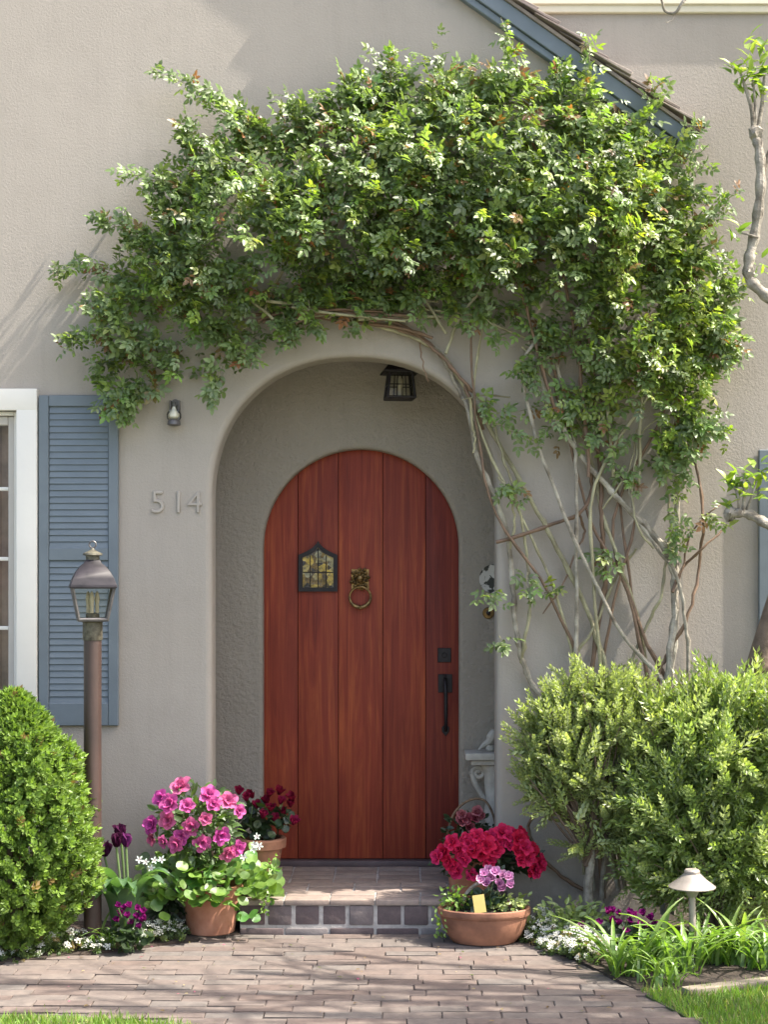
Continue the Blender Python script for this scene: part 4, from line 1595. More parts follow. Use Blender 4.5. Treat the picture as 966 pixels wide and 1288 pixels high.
sx = at(743, 0, -0.3).x
sprig_shrub('myrtle_shrub', 'loose upright shrub with tiny pale leaves on a forked trunk', sx, -0.3, T_SPRIG, 'myrtle',
            [(at(720, 0, -.3).x, -0.3, at(0, 950, -.3).z, (0.20, 0.15, 0.24), 3.2), (at(790, 0, -.3).x, -0.27, at(0, 915, -.3).z, (0.22, 0.16, 0.20), 3.2),
             (at(745, 0, -.3).x, -0.3, at(0, 880, -.3).z, (0.14, 0.12, 0.12), 1.0), (at(690, 0, -.3).x, -0.32, at(0, 985, -.3).z, (0.11, 0.1, 0.12), 1.1), (at(780, 0, -.3).x, -0.3, at(0, 1020, -.3).z, (0.2, 0.14, 0.16), 2.2),
             (at(700, 0, -.3).x, -0.3, at(0, 905, -.3).z, (0.09, 0.1, 0.1), 0.6), (at(672, 0, -.3).x, -0.3, at(0, 935, -.3).z, (0.06, 0.08, 0.07), 0.3), (at(725, 0, -.3).x, -0.36, at(0, 1062, -.3).z, (0.06, 0.04, 0.015), 0.12)],
            760, (0.13, 0.27), M['leaf_soft'], 0.5,
            [([at(742, 1170, -0.3), at(740, 1120, -0.3), at(744, 1080, -0.31), at(742, 1045, -0.3), at(728, 1010, -0.3), at(700, 970, -0.3)], 0.026, 0.008), ([at(743, 1055, -0.3), at(760, 1010, -0.29), at(780, 950, -0.27)], 0.016, 0.006),
             ([at(757, 1168, -0.25), at(758, 1110, -0.25), at(765, 1060, -0.25), at(790, 1000, -0.25)], 0.015, 0.006)], M['bark'],
            [(735, 890, 722, 828), (745, 890, 745, 842), (712, 900, 698, 850), (690, 915, 672, 880), (680, 930, 640, 896), (672, 950, 646, 922), (685, 975, 648, 962), (690, 1000, 655, 992), (700, 1012, 668, 1018), (770, 885, 772, 832), (790, 885, 800, 838), (815, 880, 822, 846),
             (730, 1066, 690, 1058), (738, 1070, 702, 1078), (755, 885, 760, 838), (720, 880, 712, 842)])
sx2 = at(905, 0, -0.36).x
sprig_shrub('leafy_shrub', 'dense green bushy shrub behind the path light', sx2, -0.36, T_SPRIG_B, 'broad',
            [(at(905, 0, -.38).x, -0.38, at(0, 950, -.38).z, (0.27, 0.2, 0.27), 5), (at(980, 0, -.36).x, -0.36, at(0, 940, -.36).z, (0.25, 0.2, 0.3), 4), (at(850, 0, -.4).x, -0.42, at(0, 1010, -.4).z, (0.22, 0.16, 0.2), 3),
             (at(930, 0, -.4).x, -0.42, at(0, 1060, -.4).z, (0.28, 0.17, 0.22), 4), (at(850, 0, -.4).x, -0.4, at(0, 1085, -.4).z, (0.2, 0.14, 0.15), 2), (at(945, 0, -.4).x, -0.4, at(0, 1130, -.4).z, (0.25, 0.12, 0.12), 1.3), (at(840, 0, -.33).x, -0.33, at(0, 935, -.33).z, (0.16, 0.14, 0.2), 2.2), (at(890, 0, -.3).x, -0.3, at(0, 880, -.3).z, (0.1, 0.1, 0.1), 0.7), (at(945, 0, -.35).x, -0.33, at(0, 872, -.3).z, (0.1, 0.1, 0.08), 0.5)],
            1250, (0.12, 0.27), M['leaf_soft'], 0.35,
            [([at(880, 1180, -0.36), at(885, 1120, -0.36), at(900, 1060, -0.36), at(910, 980, -0.36)], 0.015, 0.006), ([at(915, 1180, -0.36), at(920, 1110, -0.34), at(940, 1050, -0.34), at(955, 980, -0.34)], 0.014, 0.006)], M['bark_dark'],
            [(890, 890, 884, 835), (870, 895, 862, 850), (940, 880, 942, 838), (925, 890, 918, 848), (955, 880, 962, 842), (900, 885, 908, 850)])

# ================================================================== PRUNED TREE at the right edge
tb = at(930, 0, -0.22)
tree = thing('pruned_tree', 'hard pruned pale barked tree reaching in from the right edge', 'tree', (tb.x, -0.22, 0))
mb = MB()
Q = smooth_path([Vector((tb.x - 0.03, -0.22, -0.03)), at(938, 1000, -0.22), at(946, 880, -0.22), at(975, 770, -0.22), at(1010, 660, -0.23), at(1035, 540, -0.25), at(1040, 420, -0.28)], 5)
mb.tube(Q, [0.075 - 0.045 * i / (len(Q) - 1) for i in range(len(Q))], 12)
mb.build('trunk', M['bark_dark'], tree)
for pts, r0, r1 in (
        ([(1040, 430), (1005, 400), (968, 376), (945, 352), (943, 328), (951, 290), (956, 240), (955, 192), (950, 168)], 0.028, 0.021),
        ([(950, 175), (946, 140), (938, 112), (932, 92)], 0.012, 0.006), ([(953, 170), (960, 130), (962, 95)], 0.012, 0.006), ([(952, 165), (950, 130), (948, 100)], 0.008, 0.005),
        ([(1030, 700), (990, 676), (962, 658), (940, 646), (917, 646)], 0.026, 0.020), ([(930, 646), (928, 625), (922, 606)], 0.008, 0.005), ([(938, 645), (946, 622), (952, 605)], 0.007, 0.004), ([(934, 646), (936, 620), (935, 600)], 0.009, 0.006),
        ([(956, 240), (966, 200), (985, 150), (1000, 60), (960, -40), (880, -20), (860, 2), (850, 16), (838, 12), (832, 0)], 0.014, 0.005), ([(850, 15), (846, 24), (838, 30)], 0.004, 0.002),
        ([(953, 300), (940, 296), (930, 292)], 0.006, 0.003)):
    P3 = smooth_path([at(px, py, -0.28) + Vector((0, runif(-.02, .02), 0)) for px, py in pts], 5)
    n = len(P3)
    mb = MB()
    mb.tube(P3, [(r0 + (r1 - r0) * i / (n - 1)) * (1 + 0.18 * math.sin(i * 1.9) * (r0 > 0.02)) for i in range(n)], 10)
    mb.build('branch', M['bark'], tree)
for px, py, r_ in ((951, 168, 0.032), (919, 646, 0.03), (943, 345, 0.026)):
    mb = MB()
    q = at(px, py, -0.28)
    mb.lathe([(0.3 * r_, -r_), (0.8 * r_, -0.6 * r_), (r_, 0), (0.85 * r_, 0.6 * r_), (0.4 * r_, 0.9 * r_)], q, 10)
    mb.v = [(x + runif(-.3, .3) * r_, y + runif(-.3, .3) * r_, z + runif(-.3, .3) * r_) for x, y, z in mb.v]
    mb.build('knuckle', M['bark'], tree)
lf_v, lf_f = leaf_t(1, 0.42, 0.06, 0.22)
lmes = [scatter_mesh('leaf', lf_v, lf_f, [((0, 0, 0), np.eye(3), 1.0)], [c], M['leaf_soft'], (0, 0, 0), True) for c in ((0.24, 0.34, 0.05), (0.17, 0.27, 0.045), (0.3, 0.38, 0.09), (0.12, 0.2, 0.04))]
for tx_, ty_, nlv in ((930, 84, 9), (962, 84, 9), (948, 92, 6), (936, 108, 5), (960, 112, 6), (944, 60, 6), (958, 62, 7), (922, 606, 8), (952, 602, 8), (935, 596, 7), (928, 618, 4), (948, 616, 4), (985, 150, 6), (930, 292, 5), (962, 330, 5), (917, 640, 4), (965, 585, 7)):
    q = at(tx_, ty_, -0.28)
    for k in range(int(nlv * 1.5)):
        a = k * 2.4 + runif(-.3, .3)
        d = Vector((math.cos(a), math.sin(a) * 0.8 - 0.1, runif(0.0, 1.6))).normalized()
        fm = Matrix(frame(d, Vector((0, -0.3, 1)) + rvec(.3)).tolist())
        link('leaf', random.choice(lmes), tree, q + rvec(0.02) + Vector((0, 0, -0.016 * (k % 4))), fm.to_euler(), runif(0.05, 0.1))

# ================================================================== FLOWERS AND POTS
def petal(nu=4, nv=4, L=1.0, W=0.8, cup=0.3, ruf=0.08, notch=0.0, ph=0.0):
    V, F = [], []
    for i in range(nu + 1):
        u = i / nu
        wv = W * (0.22 + 0.78 * math.sin(math.pi * min(1, u * 0.62 + 0.08)) ** 1.1) * (1 if u < 0.85 else 0.8)
        for j in range(nv + 1):
            v = j / nv * 2 - 1
            z = cup * u * u * L + 0.16 * v * v * W + ruf * u * math.sin(v * 5 + ph + u * 3)
            x = u * L * (1 - 0.13 * v * v * u) - (notch * L if (abs(v) < 0.1 and u > 0.9) else 0)
            V.append((x, v * wv / 2, z))
    for i in range(nu):
        for j in range(nv):
            a = i * (nv + 1) + j
            F.append((a, a + 1, a + nv + 2, a + nv + 1))
    return V, F


def flower_mesh(name, mat, layers, seed=0):
    rs = random.Random(seed)
    parts = []
    for n, L, W, tilt, cup, ruf, off in layers:
        for k in range(n):
            pt = petal(3, 4, L * rs.uniform(.9, 1.1), W, cup, ruf, 0, rs.uniform(0, 6))
            M4 = Matrix.Rotation(2 * math.pi * k / n + off + rs.uniform(-.12, .12), 4, 'Z') @ Matrix.Rotation(-R(tilt + rs.uniform(-8, 8)), 4, 'Y') @ Matrix.Translation((0.04, 0, 0))
            parts.append(xf(pt, M4))
    V, F = merge_t(parts)
    me = bpy.data.meshes.new(name)
    me.from_pydata(V, [], F)
    me.polygons.foreach_set('use_smooth', [True] * len(F))
    me.materials.append(mat)
    return me


AZ = [(5, 1.0, 0.95, 22, -0.1, 0.1, 0), (5, 0.72, 0.75, 50, 0.05, 0.1, 0.6)]
az_pink = [flower_mesh('flower', M['pink'], AZ, s) for s in range(4)]
az_red = [flower_mesh('flower', M['red'], AZ, s) for s in range(4)]
CY = [(5, 1.0, 0.62, 62, 0.05, 0.1, 0), (3, 0.8, 0.6, 78, 0.0, 0.08, 0.4)]
cy_crim = [flower_mesh('flower', M['crimson'], CY, s) for s in range(3)]
cy_purp = [flower_mesh('flower', M['purple'], CY, s) for s in range(3)]
cy_lil = [flower_mesh('flower', M['lilac'], [(5, 1.0, 0.85, 40, 0.1, 0.1, 0), (4, 0.75, 0.7, 65, 0.1, 0.1, 0.5)], s) for s in range(3)]
cy_rosy = [flower_mesh('flower', M['rosy'], [(5, 1.0, 0.85, 45, 0.1, 0.1, 0), (4, 0.75, 0.7, 70, 0.1, 0.1, 0.5)], s) for s in range(3)]
star_w = [flower_mesh('flower', M['whitepetal'], [(5, 1.0, 0.5, 8, 0.0, 0.02, 0)], s) for s in range(2)]
tulip_m = [flower_mesh('flower', M['plum'], [(3, 1.0, 0.9, 66, 0.55, 0.02, 0), (3, 1.0, 0.9, 70, 0.55, 0.02, 1.05)], s) for s in range(2)]


def put(meshes, parent, p, d, s, name='flower'):
    q = Vector(d).to_track_quat('Z', 'Y')
    e = (q.to_matrix() @ Matrix.Rotation(runif(0, 6.28), 3, 'Z')).to_euler()
    return link(name, random.choice(meshes), parent, p, e, s * runif(0.9, 1.1))


def pot(parent, c, rb, rt, h, mat, sy=1.0, rim=True, lip=0.014):
    prof = [(rb * 0.96, 0.0), (rb, 0.004), (rb + (rt - rb) * 0.5, h * 0.45), (rt * 0.975, h * (0.78 if rim else 0.96))]
    if rim:
        prof += [(rt * 1.0 + 0.006, h * 0.79), (rt + lip, h * 0.8), (rt + lip + 0.003, h * 0.97), (rt + lip - 0.002, h)]
    else:
        prof += [(rt + 0.004, h * 0.985), (rt, h)]
    prof += [(rt - 0.008, h), (rt - 0.014, h - 0.03)]
    mb = MB()
    mb.lathe(prof, c, 36, 1, sy)
    me = mb.build('pot', mat, parent)
    mb = MB()
    mb.lathe([(rt - 0.012, h - 0.032), (rt - 0.015, h - 0.024), (0.02, h - 0.018)], c, 24, 1, sy)
    mb.build('potting_soil', M['soil'], parent)
    return me


def leaf_blob(parent, c, rad, n, size, kind, mat, tpl=None, up=0.6, shell=0.5, name='foliage'):
    fr, cl = [], []
    for k in range(n):
        q = rvec().normalized()
        q = Vector((q.x * rad[0], q.y * rad[1], q.z * rad[2])) * (shell + (1 - shell) * random.random())
        d = q.normalized() + Vector((0, -0.1, 0.0)) + rvec(0.6)
        fr.append((Vector(c) + q, frame(d, Vector((0, -0.4, up)) + q.normalized() * 0.8 + rvec(0.35)), runif(*size)))
        cl.append(green(kind))
    t = tpl if tpl else T_LEAF
    return stuff(link(name, scatter_mesh(name, *t, fr, cl, mat, WL[parent]), parent))


def stems(parent, base, tips, r, mat, name='stem'):
    mb = MB()
    for tp in tips:
        mb.tube(smooth_path([base + Vector((runif(-.02, .02), runif(-.02, .02), 0)), base.lerp(tp, 0.55) + rvec(.012), tp], 3), r, 4, False)
    return stuff(mb.build(name, mat, parent))


M['stemgreen'] = basic('green_stem', (0.09, 0.14, 0.045), 0.6, 0.2)


def round_leaf():
    V = [(0.5, 0, -0.03)]
    n = 12
    for k in range(n):
        a = math.pi + 2 * math.pi * (k + 0.5) / n
        rr = 0.5 * (1 + 0.07 * math.cos(a * 6))
        V.append((0.5 + rr * math.cos(a), rr * math.sin(a), 0.05 + 0.05 * math.sin(a * 3)))
    return V, [(0, 1 + k, 1 + (k + 1) % n) for k in range(n)]


T_ROUND = round_leaf()

# ---- pink azalea in the left pot, with trailing round leaves
pa = Vector((-0.872, -0.215, 0))
az = thing('potted_azalea', 'bright pink azalea in a terracotta pot with round leaves spilling over', 'potted plant', pa)
pot(az, (pa.x, pa.y, 0.005), 0.108, 0.13, 0.215, M['terracotta'])
ac = Vector((at(247, 0, -.24).x, -0.23, at(0, 1036, -.24).z))
leaf_blob(az, ac, (0.21, 0.17, 0.18), 620, (0.035, 0.06), 'mid', M['leaf_soft'], None, 0.6, 0.35)
stems(az, pa + Vector((0, 0, 0.2)), [ac + Vector((runif(-.16, .16), runif(-.1, .1), runif(-.1, .1))) for _ in range(14)], 0.004, M['bark_dark'])
for px, py in ((228, 990), (203, 1004), (235, 1014), (212, 1032), (240, 1040), (268, 1012), (286, 1008), (277, 1050), (298, 1066), (222, 1062), (206, 1058), (192, 1038), (192, 1055), (254, 1060), (215, 1012), (300, 1020), (286, 1072), (262, 1000), (258, 1030), (228, 1052)):
    q = at(px, py, -0.24)
    dx, dz = (q.x - ac.x) / 0.22, (q.z - ac.z) / 0.18
    dep = max(0.0, 1 - 0.8 * (dx * dx + dz * dz))
    y = -0.24 - 0.16 * math.sqrt(dep) + runif(-.02, .02)
    q = at(px, py, y)
    put(az_pink, az, q, (q - ac) + Vector((0, -0.12, 0.03)) + rvec(0.03), random.choice((0.044, 0.05, 0.036)))
fr, cl = [], []
for k in range(460):
    a = runif(0, 2 * math.pi)
    rr = math.sqrt(random.random())
    x, y = 0.31 * rr * math.cos(a), 0.2 * rr * math.sin(a)
    z = 0.335 - 0.24 * rr ** 1.7 * random.random() ** 0.6 + runif(-0.03, 0.05)
    if rr > 0.6 and -0.13 < x < 0.13 and z < 0.17:
        z = runif(0.17, 0.3)
    p = pa + Vector((x - 0.01, y - 0.02, z))
    d = Vector((math.cos(a), math.sin(a) - 0.2, -0.25)) + rvec(0.35)
    fr.append((p, frame(d, Vector((0.0, -0.75, 0.7)) + rvec(0.32)), runif(0.035, 0.062)))
    cl.append(green('lime') if random.random() < 0.5 else (0.10 * runif(.8, 1.2), 0.185 * runif(.8, 1.2), 0.045))
stuff(link('trailing_leaves', scatter_mesh('trailing_leaves', *T_ROUND, fr, cl, M['leaf_soft'], pa), az))
for px, py in ((175, 1081), (183, 1084), (194, 1082), (203, 1081), (190, 1092), (323, 1052), (320, 1062), (326, 1064), (319, 1068), (306, 1078)):
    put(star_w, az, at(px, py, -0.42), (0.1, -1, 0.4), 0.017)
fr, cl = [], []
for k in range(70):
    u = random.random()
    q = at(330 + 14 * u + runif(-6, 6), 1150 - 75 * u, -0.28 + runif(-.04, .04))
    fr.append((q, frame(rvec(), Vector((0, -1, 0.5)) + rvec(.3)), runif(0.014, 0.026)))
    cl.append(green('lime'))
stuff(link('trailing_sprays', scatter_mesh('trailing_sprays', *T_LEAF, fr, cl, M['leaf_soft'], pa), az))

# ---- dark red cyclamen behind it, in the porch
pb = Vector((-0.673, 0.10, FLZ))
cyc = thing('potted_cyclamen', 'dark red cyclamen in a terracotta pot inside the left of the porch', 'potted plant', pb)
pot(cyc, (pb.x, pb.y, FLZ + 0.002), 0.075, 0.105, 0.225, M['terracotta_old'])
cc = Vector((at(330, 0, 0.1).x, 0.1, at(0, 1030, 0.1).z))
leaf_blob(cyc, cc, (0.145, 0.11, 0.075), 150, (0.035, 0.055), 'dark', M['leaf_soft'], T_ROUND, 0.8, 0.3)
stems(cyc, pb + Vector((0, 0, 0.2)), [cc + Vector((runif(-.13, .13), runif(-.08, .08), runif(0, .12))) for _ in range(14)], 0.003, M['stemgreen'])
for px, py in ((310, 1008), (322, 1018), (335, 1012), (340, 1022), (352, 1012), (365, 1016), (330, 1030), (345, 1035), (358, 1024), (300, 1000), (338, 1002), (368, 1008), (368, 1038), (318, 1004), (350, 1000)):
    q = at(px, py, 0.1 - runif(0.02, 0.09))
    put(cy_crim, cyc, q, (runif(-.4, .4), -0.5 + runif(-.3, .3), 1), 0.046)

# ---- red azalea on the right end of the step
pr = Vector((0.318, -0.118, FLZ))
ra = thing('potted_azalea', 'scarlet red azalea in an orange clay pot on the right end of the step', 'potted plant', pr)
pot(ra, (pr.x, pr.y, FLZ + 0.001), 0.092, 0.108, 0.19, M['terracotta'])
rc = Vector((at(614, 0, -.16).x, -0.16, at(0, 1080, -.16).z))
leaf_blob(ra, rc, (0.25, 0.15, 0.1), 420, (0.035, 0.055), 'dark', M['leaf_soft'], None, 0.6, 0.3)
stems(ra, pr + Vector((0, 0, 0.17)), [rc + Vector((runif(-.2, .2), runif(-.1, .1), runif(-.06, .06))) for _ in range(14)], 0.004, M['bark_dark'])
for px, py in ((551, 1078), (560, 1072), (571, 1088), (578, 1068), (575, 1096), (590, 1062), (602, 1058), (596, 1070), (612, 1064), (600, 1052), (618, 1052), (628, 1060), (640, 1052), (652, 1056), (640, 1064), (660, 1066),
               (664, 1078), (678, 1086), (655, 1082), (672, 1094), (616, 1082), (585, 1082), (565, 1084), (645, 1050), (655, 1050), (612, 1055), (586, 1055), (594, 1100), (666, 1096), (650, 1070), (624, 1070), (570, 1060), (632, 1048), (582, 1076), (606, 1074), (668, 1070)):
    q = at(px, py, -0.16)
    dx, dz = (q.x - rc.x) / 0.26, (q.z - rc.z) / 0.13
    y = -0.16 - 0.15 * math.sqrt(max(0.05, 1 - 0.7 * (dx * dx + dz * dz))) + runif(-.02, .02)
    q = at(px, py, y)
    put(az_red, ra, q, (q - rc) + Vector((0, -0.1, 0.04)) + rvec(0.03), random.choice((0.032, 0.038, 0.044)))

# ---- low oval bowl in front
bo = Vector((0.368, -0.405, 0))
bowl = thing('planter_bowl', 'wide low terracotta bowl planter with pale lilac flowers beside the step', 'planter', bo)
mb = MB()
mb.lathe([(0.13, 0.0), (0.142, 0.004), (0.17, 0.04), (0.188, 0.085), (0.196, 0.118), (0.205, 0.124), (0.209, 0.136), (0.207, 0.152), (0.198, 0.156), (0.188, 0.15), (0.184, 0.128)], (bo.x, bo.y, 0.003), 44, 1, 0.69)
mb.build('bowl', M['terracotta_old'], bowl)
mb = MB()
mb.lathe([(0.184, 0.128), (0.18, 0.136), (0.05, 0.142)], (bo.x, bo.y, 0.003), 30, 1, 0.69)
mb.build('potting_soil', M['soil'], bowl)
leaf_blob(bowl, (bo.x - 0.13, bo.y, 0.19), (0.09, 0.09, 0.06), 150, (0.018, 0.034), 'lime', M['leaf_soft'], None, 0.7, 0.2)
leaf_blob(bowl, (bo.x + 0.11, bo.y, 0.175), (0.11, 0.09, 0.045), 130, (0.02, 0.036), 'broad', M['leaf_soft'], None, 0.7, 0.2, 'small_leaves')
fr, cl = [], []
for k in range(40):
    q = Vector((bo.x - 0.2 + runif(-.03, .03), bo.y - 0.03 + runif(-.06, .06), runif(0.02, 0.16)))
    q.x = min(q.x, bo.x - 0.175 - 0.15 * max(0, q.z - 0.1))
    fr.append((q, frame(rvec() + Vector((0, 0, -1)), Vector((-0.3, -1, 0.4)) + rvec(.3)), runif(0.015, 0.026)))
    cl.append(green('lime'))
stuff(link('trailing_sprays', scatter_mesh('trailing_sprays', *T_LEAF, fr, cl, M['leaf_soft'], bo), bowl))
leaf_blob(bowl, (bo.x, bo.y - 0.01, 0.185), (0.1, 0.06, 0.035), 45, (0.035, 0.05), 'dark', M['leaf_soft'], T_ROUND, 0.8, 0.2, 'round_leaves')
for px, py in ((608, 1100), (618, 1106), (612, 1112), (623, 1098), (632, 1102), (640, 1104), (642, 1114), (632, 1118), (604, 1108), (615, 1096), (628, 1112)):
    q = at(px, py, -0.410 + runif(-.05, .01))
    put(cy_lil, bowl, q, (runif(-.3, .3), -0.8, 0.7), 0.031)
stems(bowl, Vector((bo.x, bo.y, 0.14)), [at(610, 1108, -0.400), at(622, 1105, -0.390), at(634, 1110, -0.390), at(640, 1108, -0.380), at(615, 1112, -0.400)], 0.003, M['stemgreen'])
mb = MB()
q0 = [at(581, 1137, -0.400), at(588, 1122, -0.410), at(600, 1112, -0.420), at(612, 1110, -0.410)]
mb.tube(smooth_path(q0, 4), 0.008, 7)
q0 = [at(628, 1140, -0.370), at(640, 1122, -0.370), at(655, 1117, -0.380), at(668, 1127, -0.380), at(674, 1142, -0.5)]
mb.build('driftwood', M['bark'], bowl)
mb = MB()
tq = at(603, 1136, -0.505)
mb.box((tq.x - 0.026, tq.y - 0.001, tq.z - 0.042), (tq.x + 0.026, tq.y + 0.001, tq.z + 0.036), Matrix.Rotation(R(-8), 3, 'Y') @ Matrix.Rotation(R(-14), 3, 'X'), tq)
mb.build('plant_tag', M['tag'], bowl)

# ---- basket with rosy cyclamen in the porch
bk = Vector((0.325, 0.19, FLZ))
bas = thing('flower_basket', 'dark wicker basket with arched handle and dusky pink blooms in the porch', 'basket', bk)
mb = MB()
mb.lathe([(0.075, 0.0), (0.09, 0.06), (0.1, 0.13), (0.104, 0.14), (0.098, 0.14), (0.09, 0.12)], (bk.x, bk.y, FLZ + 0.002), 24, 1.1, 0.8)
mb.build('basket_body', M['basket'], bas)
for k in range(5):
    mb = MB()
    z = FLZ + 0.02 + k * 0.028
    rr = 0.078 + 0.026 * k / 4 + 0.004
    mb.tube([(bk.x + 1.1 * rr * math.cos(a), bk.y + 0.8 * rr * math.sin(a), z + 0.002 * math.sin(a * 12)) for a in [2 * math.pi * j / 40 for j in range(41)]], 0.006, 6, False)
    mb.build('wicker_band', M['basket'], bas)
mb = MB()
mb.tube(smooth_path([(bk.x - 0.11, bk.y, FLZ + 0.13), at(563, 1050, 0.19), at(572, 1022, 0.19), at(592, 1006, 0.19), at(612, 1009, 0.19), at(624, 1040, 0.19), (bk.x + 0.11, bk.y, FLZ + 0.13)], 5), 0.006, 8)
mb.build('handle', M['basket'], bas)
leaf_blob(bas, (bk.x, bk.y - 0.01, FLZ + 0.235), (0.13, 0.09, 0.09), 170, (0.03, 0.05), 'dark', M['leaf_soft'], None, 0.7, 0.3)
for px, py in ((582, 1026), (588, 1032), (602, 1022), (606, 1028), (590, 1042), (580, 1034), (598, 1030)):
    put(cy_rosy, bas, at(px, py, 0.1), (runif(-.3, .3), -1, 0.5), 0.04)

# ---- tulips
tl = ['dark plum tulip nearest the boxwood, lowest of the four', 'violet purple tulip left of the tallest pair', 'darkest plum tulip, tallest of the four', 'wine purple tulip right of the violet one']
for k, (px, py, cl_t) in enumerate(((131, 1068, 0), (146, 1056, 1), (152, 1046, 0), (158, 1056, 1))):
    Y = (-0.42, -0.45, -0.38, -0.43)[k]
    q = at(px, py, Y)
    base = Vector((at(148 + 3 * k, 0, Y).x, Y, 0.0))
    t = thing('tulip', tl[k], 'tulip', base, 'tulips beside the boxwood')
    mb = MB()
    mb.tube(smooth_path([base + Vector((0, 0, -0.02)), base.lerp(q, 0.5) + Vector((0.01, 0, 0)), q - Vector((0, 0, 0.03))], 5), 0.0055, 7)
    mb.build('stem', M['stemgreen'], t)
    put([tulip_m[k % 2]], t, q - Vector((0, 0, 0.036)), (runif(-.15, .15), -0.1, 1), 0.062)
    for j in range(3):
        a = runif(-2.6, -0.5) if j else runif(-3.0, 0)
        ln = runif(0.26, 0.4)
        pts = [base + Vector((math.cos(a) * r_ * ln, math.sin(a) * r_ * ln * 0.7, z * ln)) for r_, z in ((0.02, 0.0), (0.1, 0.4), (0.25, 0.72), (0.48, 0.86), (0.68, 0.76))]
        Q = smooth_path(pts, 3)
        nn = len(Q)
        vs, fs = [], []
        side = Vector((-math.sin(a), math.cos(a), 0))
        for i, p in enumerate(Q):
            wdt = 0.034 * math.sin(math.pi * (0.12 + 0.88 * i / (nn - 1))) ** 0.7 + 0.001
            vs += [p - side * wdt + Vector((0, 0, 0.012)), p, p + side * wdt + Vector((0, 0, 0.012))]
        for i in range(nn - 1):
            fs += [(3 * i, 3 * i + 1, 3 * i + 4, 3 * i + 3), (3 * i + 1, 3 * i + 2, 3 * i + 5, 3 * i + 4)]
        me = scatter_mesh('leaf', [tuple(v - base) for v in vs], fs, [((0, 0, 0), np.eye(3), 1.0)], [(0.075, 0.15, 0.065)], M['leaf_soft'], (0, 0, 0), True)
        link('leaf', me, t)


# ---- purple clumps
def clump(label, pts, Y, rad, c, meshes, size, nleaf):
    base = Vector((c.x, c.y, 0))
    t = thing('cyclamen_clump', label, 'flowers', base)
    leaf_blob(t, (c.x, c.y, c.z * 0.45), rad, nleaf, (0.03, 0.05), 'dark', M['leaf_soft'], T_ROUND, 0.9, 0.2)
    for px, py in pts:
        q = at(px, py, Y + runif(-.04, .04))
        put(meshes, t, q, (runif(-.4, .4), -0.6, 1), size)
    stems(t, base, [at(px, py, Y) for px, py in pts[::3]], 0.003, M['stemgreen'])
    return t


c = at(164, 1154, -0.58)
clump('magenta purple flower clump at the path edge below the tulips', [(148, 1142), (156, 1145), (164, 1142), (172, 1146), (180, 1150), (150, 1152), (160, 1155), (170, 1156), (178, 1160), (154, 1162), (166, 1164), (176, 1168), (148, 1160), (182, 1158)], -0.58, (0.09, 0.07, 0.05), c, cy_purp, 0.030, 60)
c = at(790, 1160, -0.62)
clump('magenta purple flower clump behind the right hand white border', [(764, 1150), (772, 1148), (780, 1152), (790, 1150), (800, 1154), (810, 1152), (820, 1158), (826, 1166), (768, 1160), (778, 1164), (792, 1162), (804, 1166), (816, 1170), (733, 1168), (752, 1164), (800, 1176), (786, 1174)], -0.62, (0.15, 0.08, 0.05), c, cy_purp, 0.032, 90)

# ---- white alyssum borders (ground cover)
def floret_t():
    parts = []
    for k in range(9):
        a = k * 2.4
        r_ = 0.42 * math.sqrt(k / 9)
        x, y, z = r_ * math.cos(a), r_ * math.sin(a), 0.2 - r_ * r_ * 0.8
        s = 0.13
        parts.append(([(x - s, y, z), (x, y - s, z + 0.02), (x + s, y, z), (x, y + s, z + 0.02), (x, y, z - 0.03)], [(0, 1, 4), (1, 2, 4), (2, 3, 4), (3, 0, 4)]))
    return merge_t(parts)


T_FLORET = floret_t()


def alyssum(pts, n, h, wid, label, wr=0.3):
    """strip along ground points"""
    Q = smooth_path(pts, 6)
    fr, cl, frw, clw = [], [], [], []
    for k in range(n):
        u = random.random() * (len(Q) - 1)
        i = min(int(u), len(Q) - 2)
        p = Q[i].lerp(Q[i + 1], u - i)
        mound = 0.55 + 0.45 * math.sin(i * 1.7) * math.sin(i * 0.9 + 1)
        off = Vector((runif(-1, 1), runif(-1, 1), 0)) * wid
        z = h * mound * max(0.1, 1 - (off.length / (wid * 1.45)) ** 2)
        pp = p + off + Vector((0, 0, z * random.random() ** 0.4))
        fr.append((pp, frame(rvec() + Vector((0, 0, 0.8)), rvec()), runif(0.03, 0.05)))
        kk = random.random()
        cl.append((0.12, 0.17, 0.06) if kk < 0.6 else ((0.19, 0.15, 0.07) if kk < 0.75 else (0.08, 0.13, 0.045)))
        if random.random() < wr:
            frw.append((p + off + Vector((0, 0, z + 0.012)), frame(rvec(), Vector((0, -0.5, 1)) + rvec(0.25)), runif(0.026, 0.042)))
            w_ = runif(0.62, 0.8)
            clw.append((w_, w_ * 0.99, w_ * 0.93))
    b = Vector((Q[0].x, Q[0].y, 0))
    o = link('alyssum_border', scatter_mesh('alyssum_border', *T_TUFT, fr, cl, M['leaf_soft'], b), None, b)
    stuff(o)
    o['label'] = label
    o['category'] = 'flowers'
    o2 = link('alyssum_blooms', scatter_mesh('alyssum_blooms', *T_FLORET, frw, clw, M['floret'], b), None, b)
    stuff(o2)
    o2['label'] = 'white flower heads of the ' + label
    o2['category'] = 'flowers'


def fl3(px, py, dy=0.0):
    q = floor_at(px, py)
    return (q.x, q.y + dy, 0)


alyssum([fl3(-100, 1220, 0.08), fl3(0, 1208, 0.08), fl3(100, 1198, 0.08), fl3(212, 1184, 0.06)], 760, 0.10, 0.095, 'low alyssum edging left of the path', 0.36)
alyssum([fl3(672, 1180, 0.05), fl3(715, 1198, 0.06), fl3(755, 1216, 0.08)], 640, 0.12, 0.10, 'low alyssum edging right of the path', 0.62)

